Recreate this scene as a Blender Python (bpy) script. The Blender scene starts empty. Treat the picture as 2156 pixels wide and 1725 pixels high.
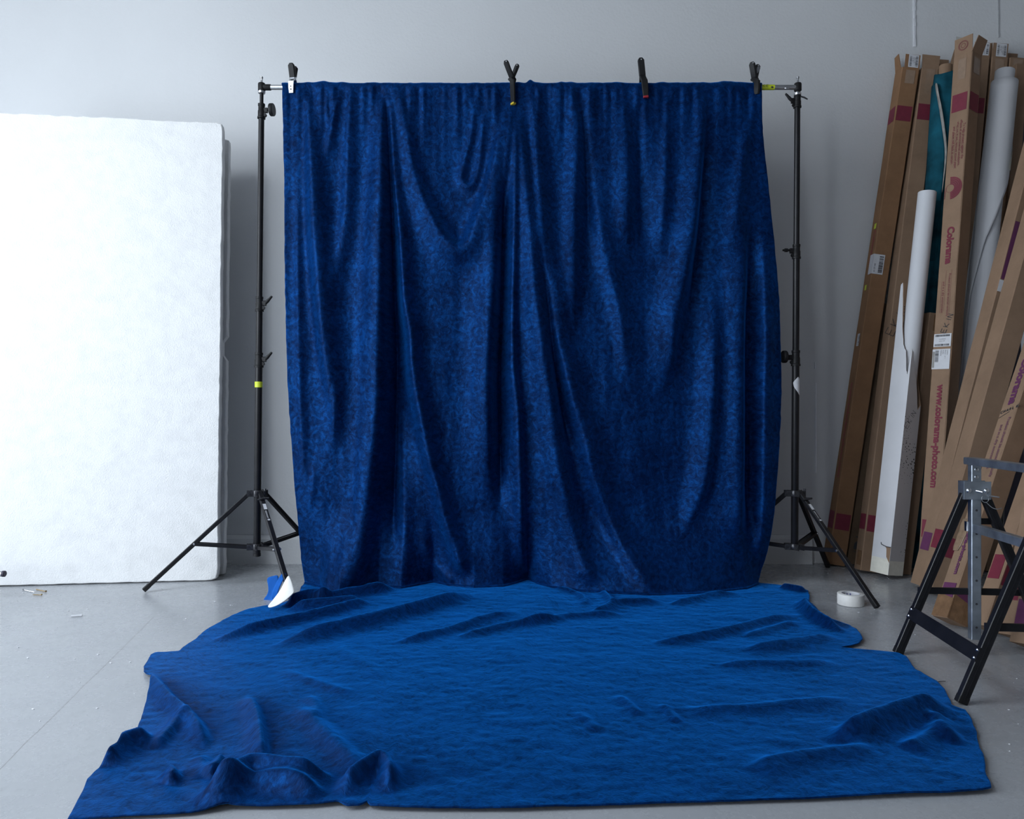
import bpy, math, random
import numpy as np
from mathutils import Vector, Matrix

random.seed(7)
rng = np.random.default_rng(11)
SC = bpy.context.scene
COL = SC.collection
F, CX, CY, H = 1600.0, 1078.0, 862.0, 0.90      # focal length in photo pixels, principal point, eye height


def W(px, py, y):
    """A point at distance y in front of the camera."""
    return Vector(((px - CX) / F * y, y, H - (py - CY) / F * y))


def FL(px, py, z=0.0):
    """A point on the floor (or at height z)."""
    y = F * (H - z) / (py - CY)
    return Vector(((px - CX) / F * y, y, z))


# ------------------------------------------------------------------ materials
def nt(name):
    m = bpy.data.materials.new(name)
    m.use_nodes = True
    t = m.node_tree
    return m, t, t.nodes['Principled BSDF']


def N(t, typ, **kw):
    n = t.nodes.new(typ)
    for k, v in kw.items():
        setattr(n, k, v)
    return n


def ramp(t, stops):
    r = N(t, 'ShaderNodeValToRGB')
    cr = r.color_ramp
    while len(cr.elements) < len(stops):
        cr.elements.new(0.5)
    for e, (p, c) in zip(cr.elements, stops):
        e.position = p
        e.color = (c[0], c[1], c[2], 1) if not isinstance(c, (int, float)) else (c, c, c, 1)
    return r


def plain(name, col, rough=0.5, metal=0.0, spec=0.5, var=0.12, scale=40, bump=0.0, bscale=200):
    """A base colour with slight procedural wear."""
    m, t, b = nt(name)
    tc = N(t, 'ShaderNodeTexCoord')
    n = N(t, 'ShaderNodeTexNoise')
    n.inputs['Scale'].default_value = scale
    n.inputs['Detail'].default_value = 5
    t.links.new(tc.outputs['Object'], n.inputs['Vector'])
    lo = [max(0, c * (1 - var)) for c in col]
    hi = [min(1, c * (1 + var)) for c in col]
    r = ramp(t, [(0.3, lo), (0.7, hi)])
    t.links.new(n.outputs['Fac'], r.inputs['Fac'])
    t.links.new(r.outputs['Color'], b.inputs['Base Color'])
    b.inputs['Roughness'].default_value = rough
    b.inputs['Metallic'].default_value = metal
    b.inputs['Specular IOR Level'].default_value = spec
    if bump > 0:
        n2 = N(t, 'ShaderNodeTexNoise')
        n2.inputs['Scale'].default_value = bscale
        n2.inputs['Detail'].default_value = 4
        t.links.new(tc.outputs['Object'], n2.inputs['Vector'])
        bp = N(t, 'ShaderNodeBump')
        bp.inputs['Strength'].default_value = bump
        bp.inputs['Distance'].default_value = 0.004
        t.links.new(n2.outputs['Fac'], bp.inputs['Height'])
        t.links.new(bp.outputs['Normal'], b.inputs['Normal'])
    return m


def velvet(name, dark, light, crinkle=1.0, sheen=0.6):
    m, t, b = nt(name)
    uv = N(t, 'ShaderNodeUVMap')
    mp = N(t, 'ShaderNodeMapping')
    mp.inputs['Scale'].default_value = (1.1, 1.0, 1.0)
    t.links.new(uv.outputs['UV'], mp.inputs['Vector'])
    warp = N(t, 'ShaderNodeTexNoise')
    warp.inputs['Scale'].default_value = 16
    warp.inputs['Detail'].default_value = 3
    t.links.new(mp.outputs['Vector'], warp.inputs['Vector'])
    add = N(t, 'ShaderNodeMixRGB', blend_type='LINEAR_LIGHT')
    add.inputs['Fac'].default_value = 0.035
    t.links.new(mp.outputs['Vector'], add.inputs['Color1'])
    t.links.new(warp.outputs['Color'], add.inputs['Color2'])
    n1 = N(t, 'ShaderNodeTexNoise')
    n1.inputs['Scale'].default_value = 44
    n1.inputs['Detail'].default_value = 8
    n1.inputs['Roughness'].default_value = 0.68
    t.links.new(add.outputs['Color'], n1.inputs['Vector'])
    n2 = N(t, 'ShaderNodeTexNoise')
    n2.inputs['Scale'].default_value = 5
    n2.inputs['Detail'].default_value = 4
    t.links.new(mp.outputs['Vector'], n2.inputs['Vector'])
    mix = N(t, 'ShaderNodeMath', operation='MULTIPLY_ADD')
    mix.inputs[1].default_value = 0.35
    t.links.new(n2.outputs['Fac'], mix.inputs[0])
    t.links.new(n1.outputs['Fac'], mix.inputs[2])
    mid = [(a * 0.55 + c * 0.45) for a, c in zip(dark, light)]
    r = ramp(t, [(0.50, dark), (0.66, mid), (0.84, light)])
    t.links.new(mix.outputs[0], r.inputs['Fac'])
    t.links.new(r.outputs['Color'], b.inputs['Base Color'])
    b.inputs['Roughness'].default_value = 0.46
    b.inputs['Specular IOR Level'].default_value = 0.03
    rs = ramp(t, [(0.48, 0.50 * sheen), (0.66, 0.88 * sheen), (0.86, 1.0 * sheen)])
    t.links.new(mix.outputs[0], rs.inputs['Fac'])
    t.links.new(rs.outputs['Color'], b.inputs['Sheen Weight'])
    b.inputs['Sheen Roughness'].default_value = 0.40
    b.inputs['Sheen Tint'].default_value = (0.012, 0.28, 1.0, 1)
    bp = N(t, 'ShaderNodeBump')
    bp.inputs['Strength'].default_value = 0.5 * crinkle
    bp.inputs['Distance'].default_value = 0.006
    t.links.new(mix.outputs[0], bp.inputs['Height'])
    t.links.new(bp.outputs['Normal'], b.inputs['Normal'])
    # the laid-over pile has a soft blue lustre
    gl = N(t, 'ShaderNodeBsdfGlossy')
    gl.inputs['Color'].default_value = (0.010, 0.26, 0.95, 1)
    gl.inputs['Roughness'].default_value = 0.50
    t.links.new(bp.outputs['Normal'], gl.inputs['Normal'])
    rg = ramp(t, [(0.50, 0.012), (0.68, 0.042), (0.84, 0.105)])
    t.links.new(mix.outputs[0], rg.inputs['Fac'])
    ms = N(t, 'ShaderNodeMixShader')
    t.links.new(rg.outputs['Color'], ms.inputs['Fac'])
    t.links.new(b.outputs['BSDF'], ms.inputs[1])
    t.links.new(gl.outputs['BSDF'], ms.inputs[2])
    t.links.new(ms.outputs['Shader'], t.nodes['Material Output'].inputs['Surface'])
    return m


def wall_mat():
    m, t, b = nt('painted_wall')
    g = N(t, 'ShaderNodeNewGeometry')
    n = N(t, 'ShaderNodeTexNoise')
    n.inputs['Scale'].default_value = 1.3
    n.inputs['Detail'].default_value = 6
    t.links.new(g.outputs['Position'], n.inputs['Vector'])
    r = ramp(t, [(0.3, (0.625, 0.635, 0.645)), (0.7, (0.665, 0.675, 0.685))])
    t.links.new(n.outputs['Fac'], r.inputs['Fac'])
    # small screw holes and chips left in the paint
    col = r.outputs['Color']
    holes = [(1745, 77, 0.0066), (1113, 137, 0.0060), (1524, 148, 0.0048), (1724, 270, 0.0042), (1740, 805, 0.0048), (187, 236, 0.0060), (710, 138, .006), (522, 1122, .007), (527, 1090, .006)]
    for (px, py, rad) in holes:
        p = W(px, py, 4.452)
        d = N(t, 'ShaderNodeVectorMath', operation='DISTANCE')
        d.inputs[1].default_value = p
        t.links.new(g.outputs['Position'], d.inputs[0])
        lt = N(t, 'ShaderNodeMath', operation='LESS_THAN')
        lt.inputs[1].default_value = rad
        t.links.new(d.outputs['Value'], lt.inputs[0])
        mx = N(t, 'ShaderNodeMixRGB')
        mx.inputs['Color2'].default_value = (0.07, 0.07, 0.07, 1)
        t.links.new(lt.outputs[0], mx.inputs['Fac'])
        t.links.new(col, mx.inputs['Color1'])
        col = mx.outputs['Color']
    t.links.new(col, b.inputs['Base Color'])
    b.inputs['Roughness'].default_value = 0.72
    b.inputs['Specular IOR Level'].default_value = 0.3
    n2 = N(t, 'ShaderNodeTexNoise')
    n2.inputs['Scale'].default_value = 75
    n2.inputs['Detail'].default_value = 5
    t.links.new(g.outputs['Position'], n2.inputs['Vector'])
    bp = N(t, 'ShaderNodeBump')
    bp.inputs['Strength'].default_value = 0.22
    bp.inputs['Distance'].default_value = 0.006
    t.links.new(n2.outputs['Fac'], bp.inputs['Height'])
    t.links.new(bp.outputs['Normal'], b.inputs['Normal'])
    return m


def floor_mat():
    m, t, b = nt('painted_concrete')
    g = N(t, 'ShaderNodeNewGeometry')
    n = N(t, 'ShaderNodeTexNoise')
    n.inputs['Scale'].default_value = 1.6
    n.inputs['Detail'].default_value = 8
    n.inputs['Roughness'].default_value = 0.6
    t.links.new(g.outputs['Position'], n.inputs['Vector'])
    r = ramp(t, [(0.3, (0.315, 0.328, 0.346)), (0.7, (0.365, 0.378, 0.394))])
    t.links.new(n.outputs['Fac'], r.inputs['Fac'])
    # scuffs: fine stains with their own shapes
    n3 = N(t, 'ShaderNodeTexNoise')
    n3.inputs['Scale'].default_value = 9
    n3.inputs['Detail'].default_value = 9
    n3.inputs['Roughness'].default_value = 0.75
    t.links.new(g.outputs['Position'], n3.inputs['Vector'])
    r3 = ramp(t, [(0.28, 0.72), (0.40, 1.0)])
    t.links.new(n3.outputs['Fac'], r3.inputs['Fac'])
    mul = N(t, 'ShaderNodeMixRGB', blend_type='MULTIPLY')
    mul.inputs['Fac'].default_value = 1
    t.links.new(r.outputs['Color'], mul.inputs['Color1'])
    t.links.new(r3.outputs['Color'], mul.inputs['Color2'])
    col = mul.outputs['Color']
    # hairline crack across the floor paint
    a, c = FL(300, 1322), FL(120, 1500)
    dirv = (c - a).normalized()
    nor = Vector((-dirv.y, dirv.x, 0))
    dt = N(t, 'ShaderNodeVectorMath', operation='DOT_PRODUCT')
    dt.inputs[1].default_value = nor
    t.links.new(g.outputs['Position'], dt.inputs[0])
    wob = N(t, 'ShaderNodeMath', operation='MULTIPLY_ADD')
    wob.inputs[1].default_value = 0.03
    wob.inputs[2].default_value = -nor.dot(a) - 0.015
    t.links.new(n.outputs['Fac'], wob.inputs[0])
    sm = N(t, 'ShaderNodeMath', operation='ADD')
    t.links.new(dt.outputs['Value'], sm.inputs[0])
    t.links.new(wob.outputs[0], sm.inputs[1])
    ab = N(t, 'ShaderNodeMath', operation='ABSOLUTE')
    t.links.new(sm.outputs[0], ab.inputs[0])
    lt = N(t, 'ShaderNodeMath', operation='LESS_THAN')
    lt.inputs[1].default_value = 0.0014
    t.links.new(ab.outputs[0], lt.inputs[0])
    along = N(t, 'ShaderNodeVectorMath', operation='DOT_PRODUCT')
    along.inputs[1].default_value = dirv
    t.links.new(g.outputs['Position'], along.inputs[0])
    l2 = N(t, 'ShaderNodeMath', operation='GREATER_THAN')
    l2.inputs[1].default_value = dirv.dot(FL(330, 1298))
    t.links.new(along.outputs['Value'], l2.inputs[0])
    mm = N(t, 'ShaderNodeMath', operation='MULTIPLY')
    t.links.new(lt.outputs[0], mm.inputs[0])
    t.links.new(l2.outputs[0], mm.inputs[1])
    m3 = N(t, 'ShaderNodeMath', operation='MULTIPLY')
    m3.inputs[1].default_value = 0.6
    t.links.new(mm.outputs[0], m3.inputs[0])
    mx = N(t, 'ShaderNodeMixRGB')
    mx.inputs['Color2'].default_value = (0.08, 0.07, 0.065, 1)
    t.links.new(m3.outputs[0], mx.inputs['Fac'])
    t.links.new(col, mx.inputs['Color1'])
    t.links.new(mx.outputs['Color'], b.inputs['Base Color'])
    rr = ramp(t, [(0.3, 0.20), (0.7, 0.34)])
    t.links.new(n3.outputs['Fac'], rr.inputs['Fac'])
    t.links.new(rr.outputs['Color'], b.inputs['Roughness'])
    b.inputs['Specular IOR Level'].default_value = 0.42
    n2 = N(t, 'ShaderNodeTexNoise')
    n2.inputs['Scale'].default_value = 28
    n2.inputs['Detail'].default_value = 6
    t.links.new(g.outputs['Position'], n2.inputs['Vector'])
    bp = N(t, 'ShaderNodeBump')
    bp.inputs['Strength'].default_value = 0.10
    bp.inputs['Distance'].default_value = 0.004
    t.links.new(n2.outputs['Fac'], bp.inputs['Height'])
    t.links.new(bp.outputs['Normal'], b.inputs['Normal'])
    return m


def foam_mat():
    m, t, b = nt('polystyrene')
    tc = N(t, 'ShaderNodeTexCoord')
    v = N(t, 'ShaderNodeTexVoronoi')
    v.inputs['Scale'].default_value = 150
    n = N(t, 'ShaderNodeTexNoise')
    n.inputs['Scale'].default_value = 14
    n.inputs['Detail'].default_value = 7
    t.links.new(tc.outputs['Object'], v.inputs['Vector'])
    t.links.new(tc.outputs['Object'], n.inputs['Vector'])
    r = ramp(t, [(0.3, (0.74, 0.74, 0.735)), (0.6, (0.80, 0.80, 0.795))])
    t.links.new(n.outputs['Fac'], r.inputs['Fac'])
    t.links.new(r.outputs['Color'], b.inputs['Base Color'])
    b.inputs['Roughness'].default_value = 0.85
    b.inputs['Specular IOR Level'].default_value = 0.2
    ad = N(t, 'ShaderNodeMath', operation='MULTIPLY_ADD')
    ad.inputs[1].default_value = 0.5
    t.links.new(v.outputs['Distance'], ad.inputs[0])
    t.links.new(n.outputs['Fac'], ad.inputs[2])
    bp = N(t, 'ShaderNodeBump')
    bp.inputs['Strength'].default_value = 0.35
    bp.inputs['Distance'].default_value = 0.006
    t.links.new(ad.outputs[0], bp.inputs['Height'])
    t.links.new(bp.outputs['Normal'], b.inputs['Normal'])
    return m


def card_mat(name, base, var=0.14):
    m, t, b = nt(name)
    tc = N(t, 'ShaderNodeTexCoord')
    n = N(t, 'ShaderNodeTexNoise')
    n.inputs['Scale'].default_value = 7
    n.inputs['Detail'].default_value = 8
    n.inputs['Roughness'].default_value = 0.7
    t.links.new(tc.outputs['Object'], n.inputs['Vector'])
    r = ramp(t, [(0.3, [c * (1 - var) for c in base]), (0.7, [c * (1 + var) for c in base])])
    t.links.new(n.outputs['Fac'], r.inputs['Fac'])
    t.links.new(r.outputs['Color'], b.inputs['Base Color'])
    b.inputs['Roughness'].default_value = 0.8
    b.inputs['Specular IOR Level'].default_value = 0.2
    bp = N(t, 'ShaderNodeBump')
    bp.inputs['Strength'].default_value = 0.15
    bp.inputs['Distance'].default_value = 0.005
    t.links.new(n.outputs['Fac'], bp.inputs['Height'])
    t.links.new(bp.outputs['Normal'], b.inputs['Normal'])
    return m


def speckled(name, base, spot, scale=60, thr=0.16, dens=0.5):
    m, t, b = nt(name)
    tc = N(t, 'ShaderNodeTexCoord')
    v = N(t, 'ShaderNodeTexVoronoi')
    v.inputs['Scale'].default_value = scale
    t.links.new(tc.outputs['Object'], v.inputs['Vector'])
    n = N(t, 'ShaderNodeTexNoise')
    n.inputs['Scale'].default_value = 4
    t.links.new(tc.outputs['Object'], n.inputs['Vector'])
    th = N(t, 'ShaderNodeMapRange')
    th.inputs['From Min'].default_value = dens
    th.inputs['From Max'].default_value = dens + 0.2
    th.inputs['To Min'].default_value = 0.0
    th.inputs['To Max'].default_value = thr
    t.links.new(n.outputs['Fac'], th.inputs['Value'])
    lt = N(t, 'ShaderNodeMath', operation='LESS_THAN')
    t.links.new(v.outputs['Distance'], lt.inputs[0])
    t.links.new(th.outputs[0], lt.inputs[1])
    mx = N(t, 'ShaderNodeMixRGB')
    mx.inputs['Color1'].default_value = (*base, 1)
    mx.inputs['Color2'].default_value = (*spot, 1)
    t.links.new(lt.outputs[0], mx.inputs['Fac'])
    t.links.new(mx.outputs['Color'], b.inputs['Base Color'])
    b.inputs['Roughness'].default_value = 0.75
    return m


M = {}
M['wall'] = wall_mat()
M['floor'] = floor_mat()
M['foam'] = foam_mat()
M['ceiling'] = plain('ceiling_paint', (0.38, 0.38, 0.385), 0.8)
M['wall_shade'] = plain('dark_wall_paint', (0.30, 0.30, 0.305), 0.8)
M['wall_dark'] = plain('grey_wall_paint', (0.30, 0.30, 0.305), 0.8)
M['velvet'] = velvet('crushed_velvet', (0.0002, 0.0034, 0.024), (0.0006, 0.011, 0.062), sheen=1.0)
M['velvet_back'] = plain('velvet_backing', (0.012, 0.105, 0.42), 0.8, spec=0.1, var=0.15, scale=12)
M['card'] = card_mat('cardboard', (0.265, 0.172, 0.112))
M['card_orange'] = card_mat('cardboard_warm', (0.25, 0.137, 0.072))
M['card_dark'] = card_mat('cardboard_old', (0.13, 0.085, 0.053), 0.3)
M['maroon'] = plain('maroon_print', (0.165, 0.016, 0.036), 0.7, var=0.08)
M['purple'] = plain('purple_print', (0.115, 0.026, 0.085), 0.7, var=0.08)
M['ink'] = plain('black_ink', (0.03, 0.03, 0.035), 0.7)
M['redprint'] = plain('red_print', (0.30, 0.06, 0.06), 0.7)
M['label'] = plain('label_paper', (0.60, 0.605, 0.63), 0.6, var=0.04)
M['cleartape'] = plain('packing_tape', (0.285, 0.195, 0.135), 0.25, spec=0.6, var=0.08)
M['browntape'] = plain('brown_packing_tape', (0.20, 0.115, 0.062), 0.25, spec=0.6, var=0.25, scale=30, bump=0.5, bscale=60)
M['masking'] = plain('masking_tape_paper', (0.68, 0.66, 0.58), 0.7, var=0.06)
M['tapewhite'] = plain('white_tape', (0.80, 0.79, 0.76), 0.6, var=0.04)
M['wallboard'] = plain('white_sheet', (0.78, 0.79, 0.82), 0.6, var=0.03)
M['greyboard'] = plain('grey_sheet', (0.42, 0.43, 0.44), 0.7, var=0.05)
M['paper'] = plain('white_paper', (0.60, 0.605, 0.63), 0.65, var=0.02, scale=6)
M['whitecard'] = plain('white_cardboard', (0.60, 0.60, 0.62), 0.6, var=0.04, scale=8)
M['speckle'] = speckled('splattered_white_card', (0.50, 0.49, 0.50), (0.03, 0.03, 0.03), 75, 0.34, 0.44)
M['teal'] = plain('teal_canvas', (0.006, 0.065, 0.095), 0.85, spec=0.15, var=0.75, scale=7, bump=0.2, bscale=300)
M['canvas'] = plain('primed_canvas', (0.30, 0.29, 0.27), 0.85, var=0.25, scale=30)
M['black'] = plain('black_metal', (0.009, 0.009, 0.011), 0.36, spec=0.3, var=0.3, scale=20)
M['blackplastic'] = plain('black_plastic', (0.009, 0.009, 0.010), 0.5, spec=0.28, var=0.2)
M['castmetal'] = plain('worn_cast_metal', (0.05, 0.05, 0.055), 0.3, metal=0.6, var=0.5, scale=80)
M['chrome'] = plain('polished_steel', (0.62, 0.63, 0.65), 0.22, metal=1.0, var=0.06)
M['alu'] = plain('aluminium', (0.56, 0.57, 0.59), 0.34, metal=1.0, var=0.08)
M['galv'] = plain('galvanised_steel', (0.36, 0.40, 0.45), 0.42, metal=0.9, var=0.35, scale=14)
M['yellow'] = plain('yellow_tape', (0.58, 0.66, 0.03), 0.5, var=0.05)
M['goldtip'] = plain('yellow_rubber', (0.50, 0.38, 0.02), 0.5)
M['redtip'] = plain('red_rubber', (0.30, 0.012, 0.02), 0.5)
M['grip'] = plain('grey_grip', (0.16, 0.165, 0.18), 0.55)
M['rubber'] = plain('dark_rubber', (0.03, 0.025, 0.045), 0.6)
M['brass'] = plain('brass_screw', (0.34, 0.24, 0.12), 0.4, metal=0.6)
M['blueprint'] = plain('blue_print', (0.06, 0.07, 0.28), 0.6)
M['stain'] = plain('old_white_print', (0.50, 0.51, 0.53), 0.6, var=0.05)
M['plastic'] = plain('stretch_film', (0.27, 0.185, 0.12), 0.12, spec=0.9, var=0.15, scale=40, bump=0.8, bscale=45)


# ------------------------------------------------------------------ mesh builder
class MB:
    def __init__(self):
        self.v, self.f, self.m = [], [], []

    def add(self, verts, faces, mat=0):
        o = len(self.v)
        self.v += [Vector(p) for p in verts]
        for fc in faces:
            self.f.append([o + i for i in fc])
            self.m.append(mat)
        return self

    def loft(self, rings, mat=0, caps=True, closed=True):
        n = len(rings[0])
        vs = [p for r in rings for p in r]
        fs = []
        for i in range(len(rings) - 1):
            for j in range(n if closed else n - 1):
                k = (j + 1) % n
                fs.append((i * n + j, i * n + k, (i + 1) * n + k, (i + 1) * n + j))
        if caps:
            fs.append(tuple(reversed(range(n))))
            fs.append(tuple(range((len(rings) - 1) * n, len(rings) * n)))
        return self.add(vs, fs, mat)

    def tube(self, pts, r, n=14, mat=0, caps=True):
        pts = [Vector(p) for p in pts]
        rs = r if isinstance(r, (list, tuple)) else [r] * len(pts)
        rings, u = [], None
        for i, p in enumerate(pts):
            a = pts[max(0, i - 1)]
            b = pts[min(len(pts) - 1, i + 1)]
            t = (b - a).normalized()
            if u is None:
                ref = Vector((0, 0, 1)) if abs(t.z) < 0.9 else Vector((1, 0, 0))
                u = ref.cross(t).normalized()
            u = (u - t * u.dot(t)).normalized()
            w = t.cross(u)
            rings.append([p + (u * math.cos(2 * math.pi * k / n) + w * math.sin(2 * math.pi * k / n)) * rs[i] for k in range(n)])
        return self.loft(rings, mat, caps)

    def lathe(self, base, axis, prof, n=20, mat=0, caps=True):
        """prof = list of (distance along axis, radius)."""
        axis = Vector(axis).normalized()
        ref = Vector((0, 0, 1)) if abs(axis.z) < 0.9 else Vector((1, 0, 0))
        u = ref.cross(axis).normalized()
        w = axis.cross(u)
        base = Vector(base)
        rings = [[base + axis * a + (u * math.cos(2 * math.pi * k / n) + w * math.sin(2 * math.pi * k / n)) * r for k in range(n)] for a, r in prof]
        return self.loft(rings, mat, caps)

    def bar(self, p0, p1, wid, dep, side, mat=0, ch=0.0):
        """Rectangular bar from p0 to p1; side = direction of its width."""
        p0, p1 = Vector(p0), Vector(p1)
        t = (p1 - p0).normalized()
        s = Vector(side)
        s = (s - t * s.dot(t)).normalized()
        q = t.cross(s)
        a, b = wid / 2, dep / 2
        if ch > 0:
            pr = [(a - ch, -b), (a, -b + ch), (a, b - ch), (a - ch, b), (-a + ch, b), (-a, b - ch), (-a, -b + ch), (-a + ch, -b)]
        else:
            pr = [(a, -b), (a, b), (-a, b), (-a, -b)]
        return self.loft([[p + s * x + q * y for x, y in pr] for p in (p0, p1)], mat)

    def box(self, lo, hi, mat=0):
        x0, y0, z0 = lo
        x1, y1, z1 = hi
        return self.add([(x0, y0, z0), (x1, y0, z0), (x1, y1, z0), (x0, y1, z0), (x0, y0, z1), (x1, y0, z1), (x1, y1, z1), (x0, y1, z1)],
                        [(0, 3, 2, 1), (4, 5, 6, 7), (0, 1, 5, 4), (1, 2, 6, 5), (2, 3, 7, 6), (3, 0, 4, 7)], mat)

    def sphere(self, c, r, mat=0, n=10, sq=(1, 1, 1)):
        c = Vector(c)
        rings = []
        for i in range(1, n):
            a = math.pi * i / n
            rings.append([c + Vector((math.sin(a) * math.cos(2 * math.pi * k / n) * r * sq[0], math.sin(a) * math.sin(2 * math.pi * k / n) * r * sq[1], math.cos(a) * r * sq[2])) for k in range(n)])
        return self.loft(rings, mat)

    def build(self, name, mats, parent=None, smooth=True, angle=35, label=None):
        me = bpy.data.meshes.new(name)
        org = parent_origin(parent)
        me.from_pydata([tuple(p - org) for p in self.v], [], self.f)
        for m in (mats if isinstance(mats, (list, tuple)) else [mats]):
            me.materials.append(M[m] if isinstance(m, str) else m)
        me.polygons.foreach_set('material_index', self.m)
        me.update()
        if smooth:
            me.polygons.foreach_set('use_smooth', [True] * len(me.polygons))
            me.set_sharp_from_angle(angle=math.radians(angle))
        o = bpy.data.objects.new(name, me)
        COL.objects.link(o)
        if parent is not None:
            o.parent = parent
        if label:
            o['label'] = label
        return o


def parent_origin(p):
    v = Vector((0, 0, 0))
    while p is not None:
        v = v + p.location
        p = p.parent
    return v


def thing(name, label, cat, loc=(0, 0, 0), group=None):
    o = bpy.data.objects.new(name, None)
    o.empty_display_size = 0.05
    COL.objects.link(o)
    o.location = loc
    o['label'] = label
    o['category'] = cat
    if group:
        o['group'] = group
    return o


def tag(o, label, cat, group=None, kind=None):
    o['label'] = label
    o['category'] = cat
    if group:
        o['group'] = group
    if kind:
        o['kind'] = kind
    return o


def struct(o):
    o['kind'] = 'structure'
    return o


_tc = {}


def text_geo(s, bold=0.0):
    """Flat outlines of a line of lettering, size 1, origin at its left baseline."""
    key = (s, bold)
    if key in _tc:
        return _tc[key]
    cu = bpy.data.curves.new('lettering', 'FONT')
    cu.body = s
    cu.size = 1.0
    cu.offset = bold
    cu.resolution_u = 3
    ob = bpy.data.objects.new('lettering', cu)
    COL.objects.link(ob)
    dg = bpy.context.evaluated_depsgraph_get()
    me = bpy.data.meshes.new_from_object(ob.evaluated_get(dg))
    vs = [(v.co.x, v.co.y) for v in me.vertices]
    fs = [tuple(p.vertices) for p in me.polygons]
    bpy.data.objects.remove(ob)
    bpy.data.meshes.remove(me)
    bpy.data.curves.remove(cu)
    w = max(v[0] for v in vs)
    _tc[key] = (vs, fs, w)
    return _tc[key]


def add_text(mb, s, org, xd, yd, length=None, size=None, mat=0, bold=0.0):
    vs, fs, w = text_geo(s, bold)
    k = size if size else length / w
    mb.add([org + xd * (x * k) + yd * (y * k) for x, y in vs], fs, mat)


STROKES = {
    'E': [[(1, 1), (0, 1), (0, 0), (1, 0)], [(0, .5), (.8, .5)]],
    'K': [[(0, 0), (0, 1)], [(.9, 1), (0, .45), (.9, 0)]],
    'I': [[(.4, 0), (.4, 1)]],
    'N': [[(0, 0), (0, 1), (.8, 0), (.8, 1)]],
    'C': [[(1, .9), (.5, 1), (.05, .6), (.1, .2), (.5, 0), (.95, .12)]],
    'H': [[(0, 0), (0, 1)], [(.8, 0), (.8, 1)], [(0, .5), (.8, .5)]],
    'A': [[(0, 0), (.45, 1), (.9, 0)], [(.2, .4), (.7, .4)]],
    'R': [[(0, 0), (0, 1), (.7, .85), (.6, .55), (0, .5), (.8, 0)]],
    'L': [[(0, 1), (0, 0), (.7, 0)]],
    '_': [[(0, 0), (1, 0)]],
}


def ribbon(mb, pts, nrm, wid, mat):
    for a, b in zip(pts, pts[1:]):
        t = (b - a).normalized()
        s = nrm.cross(t) * wid / 2
        mb.add([a - s, b - s, b + s, a + s], [(0, 1, 2, 3)], mat)


def handwriting(mb, word, org, xd, yd, size, nrm, wid, mat, adv=1.25, slant=0.0):
    x = 0
    for c in word:
        for st in STROKES[c]:
            ribbon(mb, [org + xd * ((x + p[0] * 0.8 + p[1] * slant) * size) + yd * (p[1] * size) for p in st], nrm, wid, mat)
        x += adv * (0.6 if c == 'I' else 1)


# ------------------------------------------------------------------ camera
cam_d = bpy.data.cameras.new('camera')
cam_d.sensor_fit = 'HORIZONTAL'
cam_d.sensor_width = 36
cam_d.lens = 36 * F / 2156
cam_d.shift_y = (862.5 - CY) / 2156
cam_d.clip_start = 0.05
cam = bpy.data.objects.new('camera', cam_d)
COL.objects.link(cam)
cam.location = (0, 0, H)
cam.rotation_euler = (math.pi / 2, 0, 0)
SC.camera = cam

# ------------------------------------------------------------------ room
WY = 4.46                      # back wall
XL, XR, YR, ZC = -4.5, 3.75, -3.0, 4.1
T = 0.2
struct(MB().box((XL - T, YR - T, -0.2), (XR + T, WY + T, 0)).build('floor', 'floor', smooth=False))
ADDED_SKYLIGHT = (-4.3, -2.2, -1.2, 1.8)            # unseen roof opening added to brighten the floor: x0, x1, y0, y1
cl = MB()
cl.box((XL - T, YR - T, ZC), (ADDED_SKYLIGHT[0], WY + T, ZC + 0.2))
cl.box((ADDED_SKYLIGHT[1], YR - T, ZC), (XR + T, WY + T, ZC + 0.2))
cl.box((ADDED_SKYLIGHT[0], YR - T, ZC), (ADDED_SKYLIGHT[1], ADDED_SKYLIGHT[2], ZC + 0.2))
cl.box((ADDED_SKYLIGHT[0], ADDED_SKYLIGHT[3], ZC), (ADDED_SKYLIGHT[1], WY + T, ZC + 0.2))
struct(cl.build('ceiling', 'ceiling', smooth=False))
struct(MB().box((XL - T, WY, 0), (XR + T, WY + T, ZC)).build('wall_back', 'wall', smooth=False))
struct(MB().box((XR, YR, 0), (XR + T, WY, ZC)).build('wall_right', 'wall_shade', smooth=False))
ADDED_WIN = (-4.3, -3.3, 0.4, 3.4)          # unseen front window added for more frontal light: x0, x1, z0, z1
wf = MB()
wf.box((XL, YR - T, 0), (XR, YR, ADDED_WIN[2]))
wf.box((XL, YR - T, ADDED_WIN[3]), (XR, YR, ZC))
wf.box((XL, YR - T, ADDED_WIN[2]), (ADDED_WIN[0], YR, ADDED_WIN[3]))
wf.box((ADDED_WIN[1], YR - T, ADDED_WIN[2]), (XR, YR, ADDED_WIN[3]))
struct(wf.build('wall_front', 'wall_dark', smooth=False))
# left wall with its tall studio window
WIN = (-0.4, 2.3, 0.3, 3.6)          # y0, y1, z0, z1
wl = MB()
wl.box((XL - T, YR, 0), (XL, WY, WIN[2]))
wl.box((XL - T, YR, WIN[3]), (XL, WY, ZC))
wl.box((XL - T, YR, WIN[2]), (XL, WIN[0], WIN[3]))
wl.box((XL - T, WIN[1], WIN[2]), (XL, WY, WIN[3]))
struct(wl.build('wall_left', 'wall', smooth=False))

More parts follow.
